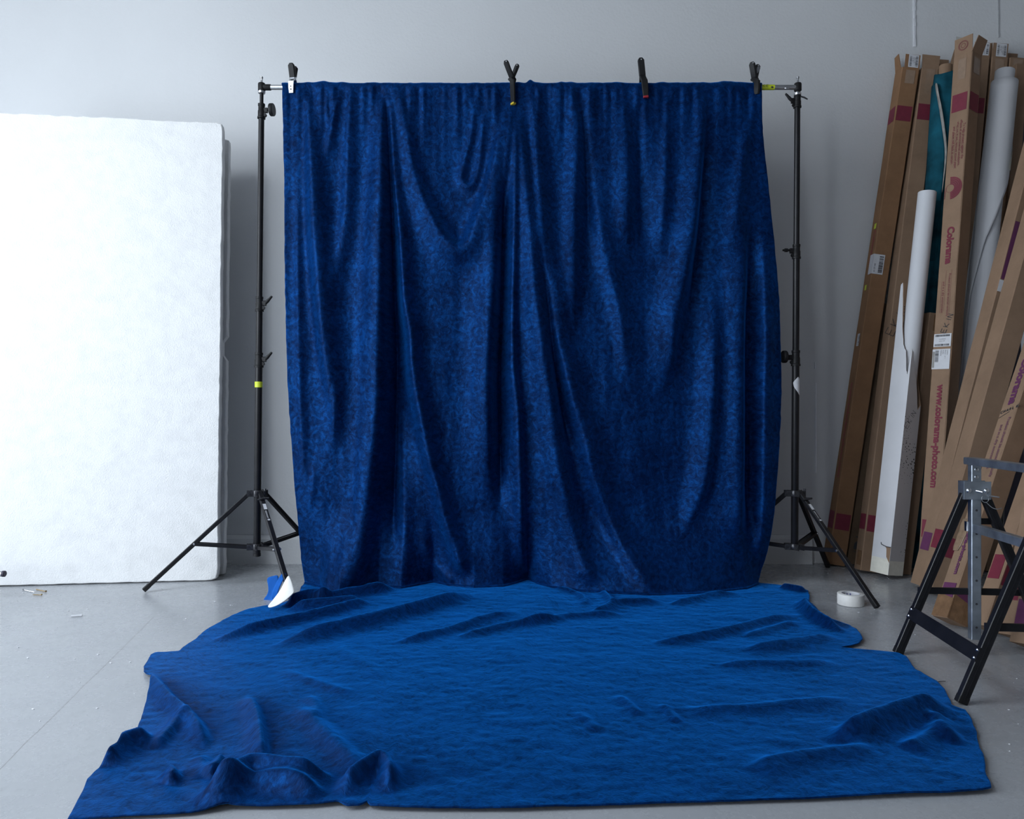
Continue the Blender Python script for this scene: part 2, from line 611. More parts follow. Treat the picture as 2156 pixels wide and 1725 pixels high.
# plinth along the foot of the back wall, with a chamfered top, ending short of the boxes
bx1 = (1711 - CX) / F * 4.42
pb = MB()
sec = [(WY - 0.035, 0.0), (WY - 0.035, 0.145), (WY - 0.015, 0.165), (WY + 0.01, 0.165), (WY + 0.01, 0.0)]
rings = []
for i in range(41):
    x = XL + (bx1 - XL) * i / 40
    rings.append([Vector((x, y + (random.uniform(-.002, .002) if k < 3 else 0), z + (random.uniform(-.003, .003) if 0 < k < 3 else 0))) for k, (y, z) in enumerate(sec)])
pb.loft(rings)
struct(pb.build('baseboard_back', 'wall', smooth=False))
# sealed joints on the wall
for i, (px, y0, y1, w, m) in enumerate([(1925, -20, 98, .013, 'wallboard'), (2102, -20, 78, .006, 'greyboard'), (1717.5, 805, 995, .008, 'wallboard'), (1716, 762, 776, .006, 'wallboard')]):
    a, c = W(px - (4 if y0 < 0 else 0) * 0.2, y0, WY), W(px, y1, WY)
    mb = MB()
    n = 14
    for k in range(n):
        p, q = a.lerp(c, k / n), a.lerp(c, (k + 1) / n)
        ww = w * random.uniform(.75, 1.2)
        mb.box((p.x - ww / 2, WY - 0.006 * random.uniform(.6, 1.1), q.z), (p.x + ww / 2, WY - 0.0005, p.z))
    struct(mb.build('trim_%d' % (i + 1), m, smooth=False))

# ------------------------------------------------------------------ daylight
wd = bpy.data.worlds.new('overcast_sky')
SC.world = wd
wd.use_nodes = True
t = wd.node_tree
bg = t.nodes['Background']
tc = N(t, 'ShaderNodeTexCoord')
sx = N(t, 'ShaderNodeSeparateXYZ')
t.links.new(tc.outputs['Generated'], sx.inputs[0])
rp = ramp(t, [(0.0, (0.72, 0.79, 0.87)), (0.48, (0.80, 0.88, 0.96)), (0.52, (0.85, 0.93, 1.02)), (1.0, (0.80, 0.90, 1.02))])
mr = N(t, 'ShaderNodeMapRange')
mr.inputs['From Min'].default_value = -1
t.links.new(sx.outputs['Z'], mr.inputs['Value'])
t.links.new(mr.outputs[0], rp.inputs['Fac'])
t.links.new(rp.outputs['Color'], bg.inputs['Color'])
bg.inputs['Strength'].default_value = 9.3
pl = bpy.data.lights.new('window_portal', 'AREA')
pl.shape = 'RECTANGLE'
pl.size = WIN[3] - WIN[2]
pl.size_y = WIN[1] - WIN[0]
pl.cycles.is_portal = True
po = bpy.data.objects.new('window_portal', pl)
COL.objects.link(po)
po.location = (XL - 0.02, (WIN[0] + WIN[1]) / 2, (WIN[2] + WIN[3]) / 2)
po.rotation_euler = (0, -math.pi / 2, 0)

pl2 = bpy.data.lights.new('window_portal', 'AREA')  # portal of the added front window
pl2.shape = 'RECTANGLE'
pl2.size = ADDED_WIN[1] - ADDED_WIN[0]
pl2.size_y = ADDED_WIN[3] - ADDED_WIN[2]
pl2.cycles.is_portal = True
po2 = bpy.data.objects.new('window_portal', pl2)
COL.objects.link(po2)
po2.location = ((ADDED_WIN[0] + ADDED_WIN[1]) / 2, YR - 0.02, (ADDED_WIN[2] + ADDED_WIN[3]) / 2)
po2.rotation_euler = (math.pi / 2, 0, 0)

pl3 = bpy.data.lights.new('added_roof_portal', 'AREA')  # portal of the roof opening added for floor light
pl3.shape = 'RECTANGLE'
pl3.size = ADDED_SKYLIGHT[1] - ADDED_SKYLIGHT[0]
pl3.size_y = ADDED_SKYLIGHT[3] - ADDED_SKYLIGHT[2]
pl3.cycles.is_portal = True
po3 = bpy.data.objects.new('added_roof_portal', pl3)
COL.objects.link(po3)
po3.location = ((ADDED_SKYLIGHT[0] + ADDED_SKYLIGHT[1]) / 2, (ADDED_SKYLIGHT[2] + ADDED_SKYLIGHT[3]) / 2, ZC + 0.02)

vs = SC.view_settings
vs.view_transform = 'Standard'
vs.look = 'None'
vs.gamma = 1
vs.exposure = 0.0
vs.use_curve_mapping = False


# ------------------------------------------------------------------ helpers for cloth
def vnoise(x, y, seed=0):
    """Smooth value noise, vectorised."""
    r = np.random.default_rng(seed)
    tab = r.random((64, 64))
    xi, yi = np.floor(x).astype(int), np.floor(y).astype(int)
    fx, fy = x - xi, y - yi
    fx = fx * fx * (3 - 2 * fx)
    fy = fy * fy * (3 - 2 * fy)
    g = lambda a, b: tab[a % 64, b % 64]
    return (g(xi, yi) * (1 - fx) + g(xi + 1, yi) * fx) * (1 - fy) + (g(xi, yi + 1) * (1 - fx) + g(xi + 1, yi + 1) * fx) * fy - 0.5


def polydist(x, y, pts):
    """Signed distance to a polyline (positive right of its heading, image sense) and position 0..1 along it."""
    best = np.full(x.shape, 1e9)
    side = np.zeros(x.shape)
    par = np.zeros(x.shape)
    over = np.zeros(x.shape)
    seg = [math.dist(a[:2], b[:2]) for a, b in zip(pts, pts[1:])]
    tot = sum(seg)
    acc = 0
    for i, (a, b) in enumerate(zip(pts, pts[1:])):
        dx, dy = b[0] - a[0], b[1] - a[1]
        L2 = dx * dx + dy * dy
        tt = ((x - a[0]) * dx + (y - a[1]) * dy) / L2
        tcl = np.clip(tt, 0, 1)
        qx, qy = x - a[0] - tcl * dx, y - a[1] - tcl * dy
        d = np.hypot(qx, qy)
        s = -(dx * (y - a[1]) - dy * (x - a[0]))
        up = d < best
        best = np.where(up, d, best)
        side = np.where(up, np.sign(s), side)
        par = np.where(up, (acc + tcl * seg[i]) / tot, par)
        acc += seg[i]
    return best * side, par


def smoother(pts, n=4):
    """Catmull-Rom through the given points."""
    P = [np.array(p, float) for p in pts]
    out = []
    for i in range(len(P) - 1):
        p0, p1, p2, p3 = P[max(0, i - 1)], P[i], P[i + 1], P[min(len(P) - 1, i + 2)]
        for k in range(n):
            s = k / n
            out.append(0.5 * ((2 * p1) + (-p0 + p2) * s + (2 * p0 - 5 * p1 + 4 * p2 - p3) * s * s + (-p0 + 3 * p1 - 3 * p2 + p3) * s ** 3))
    out.append(P[-1])
    return [tuple(p) for p in out]


# ------------------------------------------------------------------ the blue backdrop cloth
YB = 3.9
BARZ = W(0, 183, YB).z
# every fold: points (px, py), height (m), reach to its left, reach to its right (px), fade at start, fade at end
FOLDS = [
    ([(649, 190), (655, 285), (662, 379), (668, 473), (676, 567), (683, 660), (694, 760), (706, 850), (712, 960)], .050, 17, 26, .06, .35),
    ([(716, 188), (707, 240), (697, 285), (690, 320), (679, 348)], .022, 14, 14, .05, .4),
    ([(690, 188), (688, 225), (692, 250), (698, 262), (705, 245), (712, 200)], .014, 8, 8, .1, .1),
    ([(736, 190), (734, 340), (732, 440), (725, 510), (713, 570), (700, 640)], .026, 16, 22, .05, .4),
    ([(802, 188), (804, 240), (806, 350), (807, 440), (806, 535), (804, 630), (801, 700), (799, 790), (797, 860), (789, 950), (780, 1040), (769, 1147), (757, 1200), (745, 1236)], .078, 32, 17, .10, .05),
    ([(815, 185), (823, 254), (832, 379), (845, 504), (855, 630), (868, 698), (872, 760), (882, 830), (895, 896), (909, 967), (924, 1021), (941, 1093), (960, 1147), (985, 1212)], .052, 17, 15, .05, .04),
    ([(838, 185), (848, 229), (860, 295), (876, 373), (895, 426), (917, 473), (936, 504), (955, 522), (968, 525), (988, 514), (1011, 457), (1030, 395), (1048, 316), (1064, 238), (1076, 200)], .040, 30, 17, .12, .15),
    ([(1001, 190), (995, 270), (977, 345), (972, 378), (989, 393), (1006, 365), (1014, 300), (1021, 215)], .018, 13, 10, .12, .12),
    ([(1078, 215), (1064, 348), (1052, 442), (1042, 567), (1033, 676), (1027, 752), (1026, 860), (1028, 980), (1030, 1100)], .048, 30, 14, .10, .30),
    ([(1086, 250), (1084, 400), (1080, 600), (1080, 760), (1090, 860), (1095, 1003), (1099, 1147), (1110, 1216)], .034, 16, 9, .1, .03),
    ([(1090, 228), (1102, 350), (1114, 473), (1122, 580), (1134, 680), (1149, 788), (1160, 860), (1172, 968), (1189, 1040), (1203, 1111), (1225, 1183), (1256, 1222)], .060, 28, 20, .08, .05),
    ([(1121, 188), (1124, 238), (1130, 330), (1138, 426), (1147, 536), (1160, 630), (1170, 700), (1186, 762), (1204, 834), (1225, 900), (1240, 968), (1262, 1040), (1284, 1093), (1313, 1158), (1349, 1205), (1392, 1236)], .044, 16, 26, .05, .08),
    ([(1198, 186), (1213, 238), (1216, 285), (1209, 410), (1206, 504), (1206, 630), (1208, 720)], .040, 30, 16, .06, .30),
    ([(1238, 330), (1257, 442), (1276, 551), (1300, 645), (1311, 716), (1322, 790), (1332, 860)], .026, 18, 26, .3, .35),
    ([(1311, 210), (1317, 300), (1319, 380), (1316, 500), (1312, 600)], .030, 30, 18, .15, .4),
    ([(1404, 200), (1403, 250), (1399, 379), (1392, 473), (1384, 580)], .024, 18, 16, .1, .4),
    ([(1478, 190), (1475, 250), (1465, 379), (1450, 504), (1431, 598), (1415, 676), (1408, 752), (1392, 810), (1376, 862)], .052, 34, 17, .06, .30),
    ([(1500, 560), (1498, 760), (1493, 860), (1488, 932), (1474, 1021), (1448, 1093), (1421, 1126), (1385, 1118)], .036, 24, 15, .35, .3),
    ([(1590, 190), (1578, 260), (1562, 330), (1545, 470), (1532, 560)], .024, 22, 20, .1, .4),
    ([(1566, 400), (1562, 560), (1557, 700), (1556, 900), (1552, 1060), (1546, 1180)], .046, 34, 16, .25, .15),
    ([(1608, 420), (1606, 700), (1604, 900), (1600, 1100), (1592, 1200)], .030, 10, 26, .3, .1),
    ([(626, 260), (628, 500), (632, 760), (640, 960), (652, 1120)], .012, 10, 10, .3, .3),
    ([(838, 700), (842, 900), (852, 1080), (862, 1230)], .018, 16, 12, .4, .1),
    ([(892, 1080), (896, 1150), (920, 1195), (960, 1225)], .012, 12, 9, .4, .1),
    ([(712, 780), (708, 880), (700, 960)], .010, 7, 9, .4, .4),
    ([(665, 960), (662, 1020), (655, 1080)], .008, 7, 8, .4, .4),
]
FOLDS += [
    ([(812, 195), (822, 350), (826, 500), (828, 650), (832, 800), (830, 950), (825, 1080), (835, 1180)], -.050, 15, 22, .1, .15),
    ([(1064, 270), (1058, 450), (1055, 650), (1050, 800), (1052, 950), (1055, 1120)], -.045, 13, 14, .2, .25),
    ([(1133, 450), (1150, 600), (1168, 760), (1190, 900), (1215, 1000)], -.034, 11, 14, .3, .3),
    ([(1226, 230), (1234, 330), (1238, 430), (1242, 540)], -.026, 12, 16, .2, .4),
    ([(1576, 420), (1573, 700), (1572, 950), (1570, 1150)], -.034, 13, 15, .3, .2),
    ([(1345, 215), (1350, 400), (1355, 540)], -.024, 20, 22, .2, .4),
    ([(1487, 260), (1474, 450), (1458, 600), (1446, 720)], -.030, 10, 20, .2, .4),
]
SWELLS = [(700, 1010, 60, 240, .030), (1150, 1080, 40, 120, .02), (1380, 1215, 150, 60, .05), (1300, 900, 60, 160, .015), (1505, 1050, 45, 170, .020), (930, 330, 60, 120, -.012), (1235, 560, 30, 200, .0), (700, 1215, 40, 30, .03)]
L_HANG = [(176, 595), (300, 597), (450, 599), (600, 600), (700, 603), (800, 606), (900, 612), (1000, 619), (1080, 625), (1180, 633), (1230, 640)]
R_HANG = [(176, 1602), (260, 1604), (350, 1613), (420, 1621), (520, 1631), (620, 1638), (700, 1642), (800, 1644), (880, 1643), (980, 1636), (1060, 1629), (1120, 1622), (1180, 1613), (1200, 1606), (1230, 1598)]
L_FLOOR = [(1232, 640), (1240, 634), (1250, 630), (1260, 622), (1270, 606), (1276, 588), (1280, 555), (1286, 525), (1300, 490), (1315, 462), (1332, 432), (1350, 412), (1368, 386), (1376, 378), (1379, 330), (1384, 319), (1395, 312), (1410, 303), (1420, 302), (1432, 314), (1442, 320), (1456, 315), (1475, 310), (1500, 303), (1540, 290), (1570, 268), (1600, 245), (1630, 205), (1650, 184), (1680, 170), (1710, 155), (1740, 140), (1800, 120)]
R_FLOOR = [(1226, 1612), (1232, 1622), (1236, 1645), (1240, 1662), (1244, 1690), (1248, 1701), (1256, 1704), (1270, 1705), (1282, 1714), (1294, 1728), (1304, 1738), (1312, 1760), (1322, 1790), (1330, 1803), (1342, 1812), (1352, 1815), (1360, 1808), (1366, 1790), (1369, 1770), (1372, 1800), (1376, 1850), (1381, 1893), (1388, 1910), (1400, 1917), (1416, 1928), (1432, 1958), (1440, 1974), (1456, 1986), (1476, 1998), (1492, 2004), (1497, 2018), (1502, 2034), (1516, 2042), (1545, 2052), (1580, 2064), (1620, 2074), (1660, 2083), (1680, 2086), (1800, 2090)]


def hang_height(px, py):
    h = np.zeros(px.shape)
    for pts, amp, sl, sr, f0, f1 in FOLDS:
        sp = smoother(pts, 3)
        lo_x, hi_x = min(p[0] for p in sp) - 4 * sl, max(p[0] for p in sp) + 4 * sr
        d, par = polydist(px, py, sp)
        sg = np.where(d < 0, sl, sr) * np.clip(.38 + .62 * (py - 185) / 300, .38, 1)
        g = np.exp(-np.abs(d / sg) ** 1.7)
        tap = np.clip(par / max(.035 if pts[0][1] < 255 else f0 * 1.2, 1e-3), 0, 1) * np.clip((1 - par) / max(f1, 1e-3), 0, 1)
        tap = tap * tap * (3 - 2 * tap)
        # beyond an end the fold dies out
        h += 1.65 * amp * g * np.where((par <= 0) | (par >= 1), np.minimum(tap, .0), tap)
    h *= 1 - .75 * np.exp(-((px - 1084) / 34) ** 2 - ((py - 215) / 60) ** 2)
    h = np.where(h > 0, .12 * np.tanh(h / .12), h)
    h *= .07 + .93 * np.clip((py - 184) / 290, 0, 1) ** .85
    for x, y, sx_, sy_, a in SWELLS:
        h += a * np.exp(-((px - x) / sx_) ** 2 - ((py - y) / sy_) ** 2)
    drop = np.clip((py - 184) / 500, 0, 1)
    h += 0.010 * drop * vnoise(px / 42 + 3, py / 260, 3) + 0.006 * drop * vnoise(px / 17, py / 90, 4)
    h += 0.0022 * vnoise(px / 6, py / 14, 5) * np.clip((py - 300) / 500, 0.2, 1)
    gath = np.exp(-(py - 180) / 70)
    h += gath * np.clip((py - 172) / 25, .3, 1) * (0.034 * vnoise(px / 20 + 9, py / 300, 6) + 0.020 * vnoise(px / 9, py / 200 + 5, 7))
    return h


def ruffle(px):
    z = np.zeros(px.shape)
    for c, w, a in [(680, 16, .010), (650, 10, .004), (722, 12, .004), (790, 10, .003), (1116, 6, .014), (1125, 10, .004), (1184, 7, .006), (1200, 9, .006), (1060, 12, .003), (1000, 10, .002), (1245, 12, .003), (1300, 16, .004), (1395, 10, .004), (1425, 10, .004), (1455, 10, .003), (1480, 8, .003), (1525, 16, .010), (1555, 20, .006), (1092, 8, .004)]:
        z += a * np.exp(-((px - c) / w) ** 2)
    return z + 0.004 * np.clip(vnoise(px / 9, px * 0, 8) + .2, 0, 1)


NU = 420
# where the hanging part meets the floor, (px, py)
CONT = [(600, 1228), (640, 1232), (680, 1238), (705, 1250), (735, 1256), (765, 1250), (800, 1240), (850, 1242), (885, 1234), (910, 1229), (950, 1237), (1000, 1241), (1060, 1238), (1095, 1228), (1112, 1223), (1130, 1232), (1160, 1241), (1210, 1247), (1260, 1251), (1340, 1254), (1440, 1252), (1500, 1247), (1560, 1242), (1600, 1232), (1640, 1228)]
CONT_X = [c[0] for c in CONT]
CONT_H = [3.868 - F * H / (c[1] - CY) for c in CONT]
u = np.linspace(0, 1, NU)
rowsX, rowsY, rowsZ, rowsV = [], [], [], []


def interp(tab, y):
    return np.interp(y, [p[0] for p in tab], [p[1] for p in tab])


top_px = interp(L_HANG, 180) + (interp(R_HANG, 180) - interp(L_HANG, 180)) * u
ruf = ruffle(top_px)
xt = (top_px - CX) / F * YB
# behind the bar
for k, dz in enumerate([0.30, 0.22, 0.15, 0.09, 0.045, 0.015]):
    wav = 0.012 * vnoise(top_px / 30, top_px * 0 + k * .2, 9) * min(1, dz / .1)
    rowsX.append(xt + 0 * wav); rowsY.append(np.full(NU, YB + 0.022) + wav + .006); rowsZ.append(np.full(NU, BARZ - dz) + .02 * vnoise(top_px / 60, top_px * 0, 12) * (dz > .25))
# over the bar
for k in range(1, 8):
    a = math.pi * k / 8
    rowsX.append(xt); rowsY.append(YB + (0.021) * math.cos(a) + 0 * ruf); rowsZ.append(BARZ + (0.019 + ruf) * math.sin(a))
# hanging front
NH = 400
ys_h = np.linspace(183, 1226, NH)
for py in ys_h:
    l, r = interp(L_HANG, py), interp(R_HANG, py)
    wob = 1.6 * vnoise(np.array([py / 14.0]), np.array([.5]), 21)[0] + 1.2 * vnoise(np.array([py / 40.0]), np.array([3.5]), 22)[0]
    px = (l + wob) + (r + wob - l - wob) * u
    h = hang_height(px, np.full(NU, py))
    h = h * 1.0
    wb = np.clip((py - 1060) / 166, 0, 1) ** 1.6
    h = h * (1 - .45 * wb) + wb * np.interp(px, CONT_X, CONT_H)
    yb = YB - 0.024 + (-0.005) * (py - 183) / 1000
    rowsX.append((px - CX) / F * yb); rowsY.append(yb - h); rowsZ.append(np.full(NU, H - (py - CY) / F * yb))
# turn from hanging to lying
ylast, zlast, xlast = rowsY[-1].copy(), rowsZ[-1].copy(), rowsX[-1].copy()
tuck = 0.022 + 0.03 * np.clip(vnoise(top_px / 40, top_px * 0 + 2, 51) + .3, 0, 1)
for k, (dy, dz) in enumerate([(-.006, .82), (-.012, .66), (-.015, .52), (-.012, .38), (-.003, .26), (.35, .17), (.7, .12), (.92, .09), (1.0, .08)]):
    rowsX.append(xlast.copy()); rowsY.append(ylast + (dy if dy <= 0 else dy * tuck)); rowsZ.append(.006 + (zlast - .006) * dz)
# lying on the floor
y0 = rowsY[-1].copy()
x0 = rowsX[-1].copy()
front_px = np.array([140, 260, 330, 400, 470, 560, 640, 700, 716, 724, 750, 762, 770, 800, 900, 1080, 1300, 1500, 1700, 1900, 2030, 2070, 2090])
front_py = np.array([1735, 1727, 1724, 1719, 1707, 1706, 1704, 1698, 1706, 1708, 1706, 1698, 1706, 1709, 1711, 1711, 1703, 1696, 1690, 1681, 1676, 1673, 1668])
FFOLDS = [
    ([(604, 1285), (630, 1276), (660, 1269), (700, 1266)], .042, .05, .05),  # floor folds (px, py), height, far reach, near reach (m)
    ([(560, 1371), (640, 1350), (756, 1323), (893, 1286), (1006, 1252)], .034, .075, .030),
    ([(440, 1358), (529, 1334), (643, 1309), (738, 1284), (800, 1270)], .026, .05, .028),
    ([(600, 1290), (690, 1281), (745, 1275), (760, 1268)], .030, .05, .03),
    ([(632, 1278), (700, 1268), (790, 1250), (840, 1246)], .034, .05, .035),
    ([(820, 1362), (938, 1336), (1010, 1312), (1097, 1291)], .016, .05, .03),
    ([(950, 1352), (1030, 1332), (1100, 1318), (1200, 1308)], .013, .045, .03),
    ([(1080, 1326), (1160, 1308), (1230, 1302), (1330, 1300)], .013, .05, .03),
    ([(1236, 1303), (1270, 1290), (1305, 1277), (1404, 1273)], .018, .05, .03),
    ([(1404, 1280), (1450, 1270), (1504, 1257), (1560, 1252)], .014, .05, .03),
    ([(1350, 1362), (1419, 1357), (1529, 1337), (1604, 1317), (1694, 1300)], .018, .05, .035),
    ([(1560, 1350), (1640, 1326), (1690, 1316)], .010, .04, .03),
    ([(1560, 1378), (1640, 1366), (1725, 1353), (1760, 1345)], .016, .06, .04),
    ([(1500, 1408), (1600, 1404), (1680, 1405), (1760, 1399)], .011, .05, .03),
    ([(1690, 1270), (1708, 1300), (1750, 1328), (1785, 1340)], .030, .04, .04),
    ([(1640, 1240), (1672, 1246), (1700, 1252)], .018, .03, .03),
    ([(1749, 1577), (1828, 1545), (1928, 1510), (2003, 1494)], .040, .06, .055),
    ([(1560, 1634), (1679, 1606), (1779, 1594), (1860, 1585)], .014, .06, .04),
    ([(1420, 1504), (1560, 1500), (1700, 1488), (1800, 1478)], .010, .05, .035),
    ([(1970, 1520), (1985, 1550), (2010, 1580)], .018, .04, .05),
    ([(1900, 1590), (1935, 1575), (1990, 1545)], .014, .05, .04),
    ([(302, 1423), (330, 1455), (360, 1490), (393, 1518), (420, 1555), (434, 1594)], .024, .035, .028),
    ([(393, 1512), (376, 1530), (340, 1570), (325, 1590)], .014, .03, .03),
    ([(515, 1472), (540, 1512), (549, 1564), (556, 1627)], .020, .04, .020),
    ([(205, 1628), (265, 1580), (330, 1566)], .030, .045, .045),
    ([(402, 1709), (430, 1696), (461, 1682), (500, 1655), (538, 1641), (600, 1648), (650, 1652), (711, 1652)], .040, .06, .042),
    ([(430, 1690), (500, 1672), (600, 1672), (690, 1690)], .022, .035, .035),
    ([(720, 1690), (740, 1660), (775, 1640), (802, 1625), (822, 1650), (815, 1685)], .032, .035, .035),
    ([(355, 1636), (365, 1650), (352, 1664)], .020, .025, .025),
    ([(468, 1612), (456, 1636), (430, 1650)], .020, .03, .025),
    ([(620, 1491), (690, 1560), (740, 1610), (779, 1655)], .014, .05, .05),
    ([(593, 1418), (680, 1448), (756, 1473)], .006, .04, .04),
    ([(650, 1470), (668, 1500), (665, 1530)], .007, .03, .03),
    ([(1300, 1470), (1335, 1500), (1350, 1518)], .007, .025, .02),
    ([(1395, 1490), (1420, 1518), (1428, 1532)], .007, .025, .02),
    ([(1210, 1505), (1245, 1530), (1255, 1552)], .005, .025, .025),
    ([(1150, 1232), (1225, 1260), (1232, 1285)], .010, .03, .03),
    ([(1268, 1248), (1285, 1268), (1292, 1285)], .012, .03, .02),
    ([(420, 1600), (430, 1650)], .008, .03, .03),
    ([(700, 1360), (760, 1400), (820, 1440)], .004, .05, .05),
]
ffw = []
for pts, amp, sf, sn in FFOLDS:
    wp = [tuple(FL(*p)[:2]) for p in smoother(pts, 3)]
    ffw.append((wp, amp, sf, sn))


def floor_height(X, Y):
    h = np.zeros(X.shape)
    for wp, amp, sf, sn in ffw:
        # mirrored so that 'right of heading' is the side towards the viewer
        d, par = polydist(X, -Y, [(a, -b) for a, b in wp])
        sg = np.where(d < 0, sf * .75, sn * .58)
        # heading left to right in the picture: viewer side is on the right hand in image sense is negative x-cross
        g = np.exp(-np.abs(d / sg) ** 1.8)
        tap = np.clip(par / .22, 0, 1) * np.clip((1 - par) / .22, 0, 1)
        tap = np.where((par <= 0) | (par >= 1), 0, tap * tap * (3 - 2 * tap))
        h += 1.35 * amp * g * tap
    h += 0.007 * np.clip(vnoise(X * 2.2, Y * 7, 31), 0, 1) + 0.002 * (vnoise(X * 8 + 4, Y * 17 + X * 3, 32) + .5) + 0.0022 * (vnoise(X * 26 + Y * 9, Y * 41 - X * 7, 33) + .5)
    return h


NF = 460
g_ = np.linspace(0, 1, NF + 1)[1:]
L_Y = [F * H / (p[0] - CY) for p in L_FLOOR]
Lx = [(p[1] - CX) / F * y for p, y in zip(L_FLOOR, L_Y)]
R_Y = [F * H / (p[0] - CY) for p in R_FLOOR]
Rx = [(p[1] - CX) / F * y for p, y in zip(R_FLOOR, R_Y)]
# front edge distance as a function of u (iterate since it depends on px)
pxf = 145 + (2088 - 145) * u
yfront = F * H / (np.interp(pxf, front_px, front_py) - CY)
for tt in g_:
    Yv = y0 + (yfront - y0) * (tt ** 1.0)
    Lv = np.interp(-Yv, [-a for a in L_Y], Lx)
    Rv = np.interp(-Yv, [-a for a in R_Y], Rx)
    e1 = 0.006 * vnoise(Yv * 22, Yv * 0 + 1.5, 41)
    Xv = (Lv + e1) + (Rv - Lv + 0.006 * vnoise(Yv * 20, Yv * 0 + 5.5, 42)) * u
    bl = min(1, tt / 0.02)
    Xv = x0 * (1 - bl) + Xv * bl
    hz = floor_height(Xv, Yv)
    rowsX.append(Xv); rowsY.append(Yv); rowsZ.append(0.008 + hz * min(1, tt / .03))
PX, PY, PZ = np.array(rowsX), np.array(rowsY), np.array(rowsZ)
NR = PX.shape[0]
co = np.stack([PX, PY, PZ], -1).reshape(-1, 3)
idx = np.arange(NR * NU).reshape(NR, NU)
quads = np.stack([idx[:-1, :-1], idx[1:, :-1], idx[1:, 1:], idx[:-1, 1:]], -1).reshape(-1, 4)
me = bpy.data.meshes.new('backdrop_cloth')
me.vertices.add(len(co))
me.vertices.foreach_set('co', co.ravel())
me.loops.add(quads.size)
me.loops.foreach_set('vertex_index', quads.ravel().astype(np.int32))
me.polygons.add(len(quads))
me.polygons.foreach_set('loop_start', np.arange(0, quads.size, 4, dtype=np.int32))
me.update(calc_edges=True)
me.polygons.foreach_set('use_smooth', np.ones(len(quads), bool))
seglen = np.sqrt(np.diff(PX, axis=0) ** 2 + np.diff(PY, axis=0) ** 2 + np.diff(PZ, axis=0) ** 2).mean(1)
arc = np.concatenate([[0], np.cumsum(seglen)])
UVu = PX.copy()
UVv = np.repeat(arc[:, None], NU, 1)
uvl = me.uv_layers.new(name='UVMap')
uvs = np.stack([UVu.ravel()[quads.ravel()], UVv.ravel()[quads.ravel()]], -1)
uvl.data.foreach_set('uv', uvs.ravel())
me.materials.append(M['velvet'])
cloth = thing('backdrop_cloth', 'royal blue crushed velvet cloth draped over the crossbar and spread across the floor', 'cloth', (0, YB, 0))
drape = bpy.data.objects.new('drape', me)
COL.objects.link(drape)
drape.parent = cloth
drape.location = (0, -YB, 0)
so = drape.modifiers.new('thickness', 'SOLIDIFY')
so.thickness = 0.003
so.offset = 0

# folded corner of the cloth standing against the front leg of the left stand, with white tape on it


def sheet(pts_grid, name, mat, parent, thick=0.003, label=None, sub=2):
    n, k = len(pts_grid), len(pts_grid[0])
    mb = MB()
    mb.add([p for r in pts_grid for p in r], [(i * k + j, i * k + j + 1, (i + 1) * k + j + 1, (i + 1) * k + j) for i in range(n - 1) for j in range(k - 1)])
    o = mb.build(name, mat, parent, angle=180, label=label)
    s = o.modifiers.new('sub', 'SUBSURF')
    s.levels = s.render_levels = sub
    s = o.modifiers.new('thickness', 'SOLIDIFY')
    s.thickness = thick
    s.offset = 0
    return o


def PW(px, py, y):
    return W(px, py, y)


# white tape face: a curled strip rising from the cloth edge
yA = 3.43
sheet([[W(560, 1280, 3.34), W(580, 1277, 3.34), W(602, 1264, 3.36), W(621, 1246, 3.40)],
       [W(570, 1269, 3.40), W(588, 1261, 3.39), W(604, 1249, 3.39), W(620, 1242, 3.41)],
       [W(582, 1254, 3.43), W(593, 1244, 3.43), W(606, 1234, 3.43), W(617, 1231, 3.44)],
       [W(592, 1240, 3.46), W(598, 1230, 3.46), W(607, 1219, 3.46), W(612, 1217, 3.47)],
       [W(597, 1229, 3.48), W(601, 1221, 3.48), W(606, 1213, 3.48), W(608, 1211.5, 3.49)]], 'tape_strip', 'tapewhite', cloth, .003, label='white tape along the turned-up cloth edge')
sheet([[W(574, 1264, 3.56), W(570, 1252, 3.55), W(580, 1230, 3.55), W(588, 1214, 3.56), W(598, 1202, 3.57)],
       [W(585, 1255, 3.545), W(586, 1243, 3.54), W(592, 1230, 3.54), W(598, 1216, 3.555), W(606, 1212, 3.56)]], 'folded_hem', 'velvet_back', cloth, .003, label='smooth blue underside folded upward')
sheet([[W(552, 1263, 3.60), W(563, 1253, 3.60), W(566, 1240, 3.61), W(564, 1228, 3.615), W(561, 1215, 3.62)],
       [W(563, 1268, 3.59), W(570, 1256, 3.60), W(573, 1242, 3.61), W(574, 1228, 3.61), W(573, 1213, 3.615)],
       [W(574, 1270, 3.58), W(577, 1258, 3.59), W(581, 1244, 3.60), W(585, 1226, 3.605), W(588, 1208, 3.61)]], 'folded_corner', 'velvet_back', cloth, .003, label='smooth blue underside of a turned-over corner')

# ------------------------------------------------------------------ light stands


